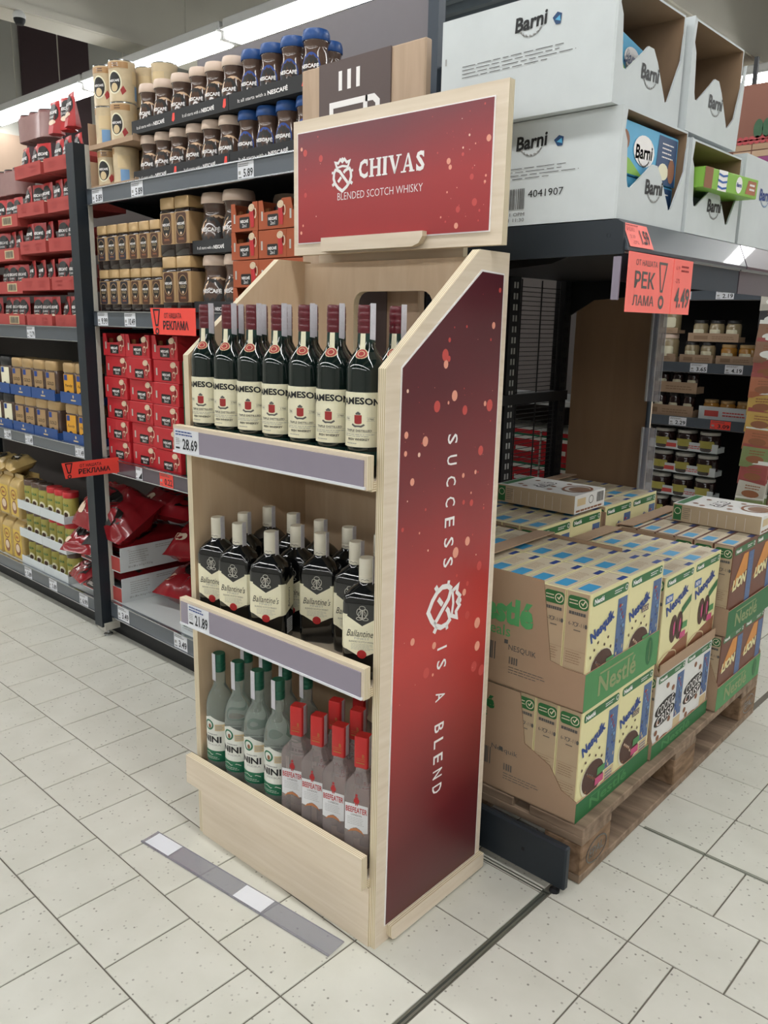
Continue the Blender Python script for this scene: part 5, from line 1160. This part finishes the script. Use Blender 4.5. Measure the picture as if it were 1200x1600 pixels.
        q.rect(w*.72, h*.3, w*.97, h*.85, 'comic', 1).rect(w*.72, h*.04, w*.97, h*.28, 'bar_tan', 1).ell(w*.42, h*.06, w*.28, h*.12, 'snack_brown', 1, 20).ell(w*.42, h*.05, w*.22, h*.09, 'foam', 2, 16).text('COCOA', w*.5, h*.12, w*.22, h*.05, 'white_ink', 3)
    else:
        q.text('LION', w*.4, h*.56, w*.6, h*.13, 'cereal_yellow', 2, bold=.06, rot=.1, shear=.2).rect(w*.74, h*.12, w*.97, h*.85, 'comic', 1).poly([(w*.05, h*.5), (w*.5, h*.86), (w*.7, h*.86), (w*.7, h*.66)], 'orange', 1)
        for k in range(14): q.ell(w*(.08+.62*((k*5) % 14)/14), h*(.06+.2*((k*3) % 7)/7), w*.05, h*.032, ('bar_tan', 'orange', 'cocoa')[k % 3], 2, 8)
    printobj('front_print', q, plane((0, 0, 0), Y_, Z_, .0005), r)
    # narrow side towards -y: green roundel panel and portion text
    s = Print().rrect(-d*.92, h*.86, -d*.06, h*.97, h*.03, 'cereal_green', 1).ring(-d*.28, h*.915, d*.17, d*.17, .002, 'cream', 2, 14).stroke([(-d*.36, h*.92), (-d*.29, h*.905), (-d*.2, h*.94)], .0025, 'cream', 2).dashes(-d*.86, h*.89, -d*.5, h*.945, 2, 'cream', 2, fill=.3)
    s.dashes(-d*.85, h*.8, -d*.1, h*.845, 1, 'grey_ink', 2, seed=1, fill=.6).text('6-7', -d*.72, h*.73, d*.24, h*.032, 'grey_ink', 2).text('7-11', -d*.34, h*.73, d*.3, h*.032, 'grey_ink', 2).ell(-d*.1, h*.73, d*.06, h*.02, 'grey_ink', 2, 8).ring(-d*.54, h*.73, d*.07, h*.018, .0012, 'grey_ink', 2, 10)
    s.dashes(-d*.6, h*.67, -d*.3, h*.69, 1, 'grey_ink', 2)
    for k in range(3): s.rect(-d*.95, h*(.5-.17*k), -d*.05, h*(.502-.17*k), 'kraft_dark', 1); s.dashes(-d*.88, h*(.38-.17*k), -d*.12, h*(.49-.17*k), 5, 'kraft_dark', 1, seed=k, fill=.25)
    if body != 'cereal_side': s.rect(-d, 0, -d*.97, h, body, 1).rect(-d*.04, 0, 0, h, body, 1)
    printobj('side_print', s, plane((0, 0, 0), X_, Z_, .0005), r)
    tp = Print().rect(-d*.78, w*.12, -d*.22, w*.4, 'promo_blue', 1).rect(-d*.3, w*.8, -d*.05, w*.99, 'deep_blue', 1).dashes(-d*.8, w*.46, -d*.2, w*.75, 7, 'kraft', 1, seed=2, fill=.3).rect(-d, 0, 0, w*.04, body, 1)
    tp.rect(-d*.06, 0, 0, w, body, 1).rect(-d, 0, -d*.94, w, body, 1)
    printobj('top_print', tp, plane((0, 0, h), X_, Y_, .0005), r)
    return r
W_ = .19
def ctray(u1, v0, z, hh, label, lip, lipcol, side, back=True, depth=.372, word='Nestlé', wcol='tray_ink'):
    """kraft tray: front at u1 facing +u; side: outline of the -v wall in (u,z) relative to the front"""
    r = empty('cereal_tray', pw(u1, v0, z), PH, label, 'tray', 'kraft cereal trays on the pallet'); t = .003; L = .388
    MB().box(-depth, 0, 0, L, 0, t, 'kraft').build('tray_floor', r)
    s1 = MB().prism(side, 1, 0, t, 'kraft', 'kraft_dark').build('side_wall', r)
    MB().prism(side, 1, L-t, L, 'kraft', 'kraft_dark').build('side_wall', r)
    if back:
        bw = MB().box(-depth, -depth+t, t, L-t, t, hh, 'kraft').build('back_wall', r)
        MB().prism([(-depth, hh), (-depth+.055, hh+.004), (-depth+.055, hh+.007), (-depth, hh+.003)], 1, .004, L-.004, 'kraft').build('flap', bw)
    MB().box(-t, 0, t, L-t, t, lip, 'kraft', {'+x': lipcol}).build('front_lip', r)
    if word:
        q = Print().rect(.0, .0, L, lip, lipcol, 1).text(word, L*.42, lip*.47, L*.5, lip*.55, wcol, 2, bold=.02).rect(L*.18, lip*.78, L*.62, lip*.83, wcol, 2)
        if lipcol == 'tray_green': q.ell(L*.86, lip*.55, .02, lip*.4, 'tray_green_dark', 2, 14).stroke([(L*.86, lip*.25), (L*.86, lip*.85)], .002, 'tray_ink', 3)
        printobj('lip_print', q, plane((0, 0, 0), Y_, Z_, .0005), r)
    return r, s1
SIDE_A = [(-.372, 0), (0, 0), (0, .092), (-.05, .092), (-.09, .1), (-.12, .285), (-.372, .285)]
SIDE_B = [(-.372, 0), (0, 0), (0, .055), (-.04, .07), (-.075, .12), (-.145, .15), (-.165, .275), (-.372, .275)]
LOW = [(-.372, 0), (0, 0), (0, .03), (-.372, .03)]
Zp = .1455
protos = {k: cereal(k, h) for k, h in (('choc', .272), ('duo', .272), ('banana', .262), ('cookie', .234), ('lion', .234))}
protos['lion2'] = cereal('lion', .27)
def fill(kinds, u1, v0, z, rows, where, push=()):
    """boxes two abreast along v, rows deep"""
    for rw in range(rows):
        for c in range(2):
            k = kinds[c]
            du = -.004-.0595*rw-(push[c] if (rw == 0 and len(push) > c) else 0)
            nm = {'choc': 'yellow cereal box', 'duo': 'brown-stripped yellow box', 'banana': 'new-bannered yellow box', 'cookie': 'white cereal box', 'lion': 'brown cereal box', 'lion2': 'brown cereal box'}[k]
            dup(protos[k], pw(u1+du, v0+.0035+.1905*c, z+.0035), PH, '%s, %s column, row %s from front, %s' % (nm, ('near', 'far')[c], ('one', 'two', 'three', 'four', 'five', 'six')[rw], where), 'cereal boxes on the pallet')
T1, T2, T3 = .004, .398, .806
# lower layer, front stacks
def sidep(r, q): printobj('side_print', q, plane((0, 0, 0), X_, Z_, .0005), r)
def mark(big):
    q = Print().text('Nestlé', -.235 if big else -.3, .19 if big else .225, .19 if big else .13, .065 if big else .035, 'kraft_green' if big else 'tray_green_dark', 1, bold=.05).text('Cereals', -.26 if big else -.3, .14 if big else .195, .12 if big else .09, .028 if big else .02, 'kraft_green' if big else 'tray_green_dark', 1)
    q.barcode(-.34, .06, -.235, .105, 'grey_ink', 1, n=20).text('NESQUIK' if big else 'Nesquik', -.165 if big else -.2, .1 if big else .11, .075, .016, 'grey_ink', 1).barcode(-.2, .06, -.175, .078, 'grey_ink', 1, n=8).dashes(-.2, .035, -.1, .055, 3, 'grey_ink', 1, fill=.25).rect(-.215, .108, -.205, .118, 'grey_ink', 1)
    return q
r, s = ctray(-.026, T1, Zp, .275, 'lower kraft tray of yellow cereal boxes at the near pallet corner', .05, 'tray_green_dark', SIDE_B, word='Nestlé', wcol='tray_green'); sidep(s, mark(False)); fill(('choc', 'duo'), -.026, T1, Zp, 6, 'lower near tray')
r, s = ctray(-.028, T1, Zp+.2785, .285, 'upper kraft tray of yellow cereal boxes with bright green lip', .092, 'tray_green', SIDE_A); sidep(s, mark(True)); fill(('choc', 'duo'), -.028, T1, Zp+.2785, 6, 'upper near tray')
r, s = ctray(-.02, T2, Zp, .24, 'lower kraft tray of white cereal boxes in the middle', .042, 'tray_green_dark', [(-.372, 0), (0, 0), (0, .05), (-.05, .2), (-.372, .235)], word='Nestlé', wcol='tray_green'); fill(('cookie', 'cookie'), -.02, T2, Zp, 6, 'lower middle tray')
r, s = ctray(-.018, T2, Zp+.2405, .27, 'upper kraft tray of new yellow cereal boxes in the middle', .03, 'kraft', [(-.372, 0), (0, 0), (-.012, .03), (-.05, .05), (-.1, .26), (-.372, .26)], word=None); fill(('banana', 'banana'), -.024, T2, Zp+.2405, 6, 'upper middle tray')
r, s = ctray(.0, T3, Zp, .24, 'lower kraft tray of brown cereal boxes at the far end', .075, 'tray_green', [(-.372, 0), (0, 0), (0, .08), (-.05, .2), (-.372, .235)]); fill(('lion', 'lion'), .0, T3, Zp, 6, 'lower far tray')
r, s = ctray(.005, T3, Zp+.2405, .275, 'upper kraft tray of brown cereal boxes at the far end', .078, 'tray_green_dark', [(-.372, 0), (0, 0), (0, .085), (-.13, .09), (-.18, .27), (-.372, .27)]); fill(('lion2', 'lion2'), .003, T3, Zp+.2405, 6, 'upper far tray')
# rear stacks: closed cases below, open trays of boxes above
for k, (v0, h, zt) in enumerate(((T1, .275, .2785), (T2, .285, .2885), (T3, .285, .2885))):
    cse = empty('cereal_case', pw(-.403, v0, Zp), PH, 'closed kraft case at the rear of the pallet, %s' % ('near', 'middle', 'far')[k], 'carton', 'closed kraft cases'); MB().box(-.372, 0, 0, .388, 0, h, 'kraft', c=.002).build('case', cse); printobj('tape', Print().rect(-.372, .18, 0, .21, 'kraft_dark', 1), plane((0, 0, h), X_, Y_, .0005), cse)
    kd = (('choc', 'choc'), ('duo', 'choc'), ('choc', 'choc'))[k]
    ctray(-.404, v0, Zp+zt, .285, 'upper kraft tray of boxes at the rear of the pallet, %s' % ('near', 'middle', 'far')[k], .2, 'kraft', [(-.372, 0), (0, 0), (0, .26), (-.372, .28)], word=None)
    fill(kd, -.404, v0, Zp+zt, 6, ('upper rear near tray', 'upper rear middle tray', 'upper rear far tray')[k])
for o_ in protos.values(): drop(o_)
# two boxes lying flat on top
def flat_box(u0, v0, z, label):
    r = empty('cereal_box', pw(u0, v0, z), PH, label, 'box', 'white cereal boxes lying flat'); L, w, h = .275, .19, .056
    MB().box(0, L, 0, w, 0, h, 'cereal_side', {'+z': 'cereal_white', '+x': 'cereal_white', '-x': 'cereal_white'}).build('carton', r)
    q = Print().rect(.005, .01, .03, w*.95, 'cereal_green', 1).text('CRISP', L*.42, w*.5, w*.55, L*.16, 'badge', 1, bold=.1, rot=-PI/2).text('CRISP', L*.42, w*.5, w*.5, L*.13, 'white_ink', 2, bold=.02, rot=-PI/2)
    for x_, y_ in ((.2, .25), (.24, .7), (.6, .2), (.62, .8), (.55, .45), (.3, .15)): q.ell(L*x_, w*y_, .009, .009, 'snack_brown', 2, 10)
    q.ring(L*.82, w*.55, .04, .055, .008, 'snack_brown', 2, 20).ell(L*.84, w*.55, .03, .04, 'sachet_brown', 1, 16)
    printobj('front_print', q, plane((0, 0, h), X_, Y_, .0006), r)
    s = Print().rect(.004, .004, .03, h-.004, 'cereal_green', 1).ring(.017, h*.6, .010, .010, .002, 'cream', 2, 12)
    for k in range(7): s.rect(.06+.028*k, .004, .061+.028*k, h*.8, 'cereal_white', 1)
    s.dashes(.034, .01, .058, h-.008, 6, 'grey_ink', 1, fill=.25); printobj('side_print', s, plane((0, 0, 0), X_, Z_, .0006), r)
    e = Print().barcode(w*.72, h*.35, w*.95, h*.9, 'grey_ink', 1).rect(w*.08, h*.4, w*.35, h*.8, 'bar_tan', 1).dashes(w*.05, h*.05, w*.95, h*.2, 1, 'snack_brown', 1, fill=.7).ring(w*.53, h*.6, .014, .012, .002, 'badge', 1, 12); printobj('end_print', e, plane((L, 0, 0), Y_, Z_, .0006), r)
flat_box(-.68, .60, Zp+.2885+.286, 'white cereal box lying flat on the rear kraft trays')
flat_box(-.268, 1.0, Zp+.2405+.276, 'white cereal box lying flat on the brown cereal boxes')
# ---------------------------------------------------------------- what shows through the mesh: the far side of the coffee unit
bs = empty('shelf_unit', (0, 0, 0), 0, 'dark shelf with red packs seen through the wire mesh', 'shelving')
for z in (.2, .55, .95): MB().box(-4.2, -1.72, 3.1, 3.5, z-.02, z, 'shelf_grey').build('shelf_board', bs)
MB().box(-4.2, -1.72, 3.5, 3.52, 0, 1.75, 'back_board').build('back_panel', bs); 
for x in (-1.74, -4.2): MB().box(x-.02, x+.02, 3.1, 3.5, 0, 1.75, 'steel_black').build('upright', bs)
n = 0
for t, z in enumerate((.201, .551)):
    for l in range(2):
        for k in range(8):
            x = -1.88-.16*k
            o = empty('snack_pack', (x, 3.13, z+.132*l), 0, 'red and white pack behind the mesh, %s shelf, %s layer, %s from the right' % (('lower', 'upper')[t], ('bottom', 'top')[l], ORD[k]), 'pack', 'red packs behind the mesh')
            MB().box(-.075, .075, 0, .3, 0, .128, 'label_white', {'-y': 'box_red'}, ).build('box', o)
            printobj('print', Print().rect(-.075, .085, .075, .1, 'label_white', 1).rect(-.075, .1, .075, .11, 'label_green', 1).rect(-.05, .03, .05, .05, 'label_white', 1), plane((0, 0, 0), X_, Z_, .0006), o)
# ---------------------------------------------------------------- far preserves shelf (faces -Y)
FY = 4.5
fu = empty('shelf_unit', (0, 0, 0), 0, 'far dark shelf of preserves behind the wooden divider', 'shelving')
for z, t in ((1.472, None), (1.085, None), (.785, None), (.2, None)):
    s = MB().box(-2.6, -.9, FY+.004, FY+.42, z-.02, z-.004, 'steel_black').build('shelf_board', fu)
    MB().box(-2.6, -.9, FY-.004, FY+.004, z-.055, z, 'rail').box(-2.6, -.9, FY-.008, FY-.004, z-.056, z-.052, 'chrome').build('price_rail', s)
    if z > 1.4:
        for pr, x in (('2.19', -1.79), ('1.65', -2.02)): price_tag(s, pr, (x, FY-.0045, z-.05), X_, Z_, .095, .046)
    elif z > 1:
        for pr, x in (('3.65', -1.89), ('4.19', -1.70)): price_tag(s, pr, (x, FY-.0045, z-.05), X_, Z_, .095, .046)
    elif z > .7:
        price_tag(s, '2.29', (-1.98, FY-.0045, z-.05), X_, Z_, .1, .046); price_tag(s, '3.09', (-1.745, FY-.0045, z-.05), X_, Z_, .11, .046, 'promo_red')
MB().box(-2.6, -.9, FY+.42, FY+.44, 0, 1.9, 'steel_black').build('back_panel', fu); MB().box(-2.6, -.9, FY+.03, FY+.42, 0, .14, 'steel_black').build('plinth', fu)
for x in (-2.6, -.9): MB().box(x-.02, x+.02, FY+.38, FY+.42, 0, 1.9, 'steel_black').build('upright', fu)
def pjar(r_, h, glass, lid, band='cream'):
    o = empty('preserve_jar', (0, 0, 0), 0, 'x', 'jar')
    MB().lathe([(0, 0), (r_*.92, 0), (r_, .006), (r_, h*.72), (r_*.85, h*.84)], glass, 16).build('glass', o, 50)
    MB().lathe([(r_*.86, h*.83), (r_*.9, h*.84), (r_*.9, h*.98), (r_*.84, h), (0, h)], lid, 16).build('lid', o, 50)
    MB().printed(Print().rrect(-r_*.8, h*.18, r_*.8, h*.55, h*.08, band, 1), around(r_, 0, .0006), .01).build('label', o, fix=False)
    return o
def row(proto, xs, z, y, nm, where, tray=None, th=.045):
    for k, x in enumerate(xs): dup(proto, (x, y, z+.005), 0, '%s, %s from the left, %s' % (nm, ORD[k], where), 'preserve jars on the far shelf')
    if tray:
        wd = xs[-1]-xs[0]+(xs[1]-xs[0])+.004; t = empty('jar_tray', ((xs[0]+xs[-1])/2, y-.05, z), 0, '%s tray of jars, %s' % (('white' if tray == 'white_card' else 'kraft'), where), 'tray', 'jar trays on the far shelf')
        crate(MB(), -wd/2, wd/2, 0, .1, 0, th, th*.6, th*.6, tray, .004).build('tray', t)
        printobj('print', Print().rect(-wd*.38, th*.25, -wd*.1, th*.7, 'kraft_dark' if tray != 'white_card' else 'dot2', 1).dashes(-wd*.02, th*.25, wd*.42, th*.7, 2, 'kraft_dark' if tray != 'white_card' else 'dot2', 1), plane((0, 0, 0), X_, Z_, .0006), t)
pk, hn, jm, sv, wd_ = pjar(.05, .15, 'pickle', 'lid_beige'), pjar(.042, .1, 'honey', 'lid_gold'), pjar(.034, .125, 'jam', 'lid_black'), pjar(.04, .11, 'pickle', 'lid_black'), pjar(.06, .11, 'jam', 'silver', 'olive')
z = 1.0825
row(pk, [-2.27, -2.16, -2.05], z, FY+.07, 'pale pickle jar', 'lower tier of the upper far shelf', 'kraft'); row(pk, [-2.27, -2.16, -2.05], z+.157, FY+.07, 'pale pickle jar', 'upper tier of the upper far shelf', 'kraft', .03)
row(sv, [-1.92, -1.83], z, FY+.07, 'dark-lidded jar', 'lower tier beside the pickle jars', 'kraft'); row(sv, [-1.885, -1.795, -1.705], z+.117, FY+.075, 'dark-lidded jar', 'upper tier beside the pickle jars', 'kraft'); row(hn, [-1.715, -1.62], z, FY+.07, 'yellow honey jar', 'lower tier at the sachet rack', 'kraft')
z = .7825
row(jm, [-2.16, -2.075, -1.99, -1.905], z, FY+.07, 'black jam jar', 'lower tier of the middle far shelf', 'kraft', .06); row(jm, [-2.15, -2.065, -1.98, -1.895], z+.131, FY+.07, 'black jam jar', 'upper tier of the middle far shelf', 'kraft', .06); row(hn, [-1.78, -1.69, -1.60], z, FY+.07, 'gold-lidded jar', 'white tray on the middle far shelf', 'white_card', .07)
for t in range(4): 
    z = .1975+.132*t; row(wd_, [-2.3, -2.17], z, FY+.08, 'wide silver-lidded tub', '%s tier of the left stack' % ORD[t], 'white_card', .05); row(wd_, [-2.03, -1.9, -1.77], z, FY+.08, 'wide silver-lidded tub', '%s tier of the right stack' % ORD[t], 'white_card', .05)
for o_ in (pk, hn, jm, sv, wd_): drop(o_)
# ---------------------------------------------------------------- sachet rack in front of the far shelf
sr = empty('sachet_rack', (-1.14, 4.02, 0), 0, 'tall stepped rack of colourful food sachets at the right edge', 'rack')
MB().prism([(.1, 0), (.34, 0), (.34, 1.5), (.22, 1.5)], 0, -.2, .3, 'steel_black').build('frame', sr)
cols = ['sachet_grey', 'sachet_black', 'sachet_brown', 'sachet_brown', 'sachet_red', 'sachet_orange', 'sachet_yellow', 'sachet_yellow', 'sachet_orange', 'sachet_green', 'sachet_red', 'sachet_grey', 'sachet_green', 'sachet_red']
nm = {'sachet_grey': 'pale grey', 'sachet_black': 'black', 'sachet_brown': 'brown', 'sachet_red': 'red', 'sachet_orange': 'orange', 'sachet_yellow': 'yellow', 'sachet_green': 'green'}
for i, c in enumerate(cols):
    z = 1.36-.082*i; y = .16-.0135*i; x0 = -.235+.0035*i
    for col in range(3):
        cc = c if col == 0 else cols[(i*5+col*3) % len(cols)]
        for back in range(2):
            o = empty('food_sachet', (sr.location.x+x0+.15*col+.004*back, sr.location.y+y+.012*back-.01, z+.012*back), 0, '%s food sachet, %s row from the top, %s column, %s' % (nm[cc], ORD[i], ('left', 'middle', 'right')[col], ('front', 'behind')[back]), 'sachet', 'food sachets on the rack'); o.rotation_euler = (-.18, random.uniform(-.05, .05), random.uniform(-.06, .06))
            MB().loft([(.068, .001, .001, 0), (.068, .005, .004, .03), (.068, .005, .004, .09), (.068, .001, .001, .12)], cc, 1).build('packet', o)
            printobj('print', Print().rect(-.066, .1, .066, .118, 'sachet_red' if i % 2 else 'label_white', 1).dashes(-.03, .06, .05, .085, 2, 'snack_brown', 1, seed=i).ell(0, .04, .042, .018, 'snack_brown' if i > 3 else 'label_white', 1, 14), plane((0, -.0052, 0), X_, Z_, .0005), o)
# ---------------------------------------------------------------- picture board above the far shelf
pb = empty('picture_board', (-1.9, FY+.3, 2.08), 0, 'purple-banded picture board of vegetables above the far shelf', 'sign')
MB().box(0, 1.1, 0, .02, -.02, .46, 'wall_rust').build('board', pb)
q = Print().rect(0, -.02, 1.1, .092, 'purple', 1).text('Bar', .15, .05, .13, .062, 'white_ink', 2, bold=.02)
for k in range(9): q.rect(.0+.1*k, .094, .094+.1*k, .125, 'kraft', 2).rect(.0+.1*k, .13, .094+.1*k, .16, 'kraft_in', 2)
for k in range(14): q.ell(.03+.03*(k % 7), .172+.016*(k//7), .015, .013, 'tomato', 3, 10)
for k in range(9): q.ell(.12+.045*k, .235, .025, .048, 'cuke', 3, 14)
printobj('picture', q, plane((0, 0, 0), X_, Z_, .001), pb)
for x in (.05, 1.03): MB().box(x, x+.02, .02, .04, -.25, .6, 'steel_black').build('stay', pb)
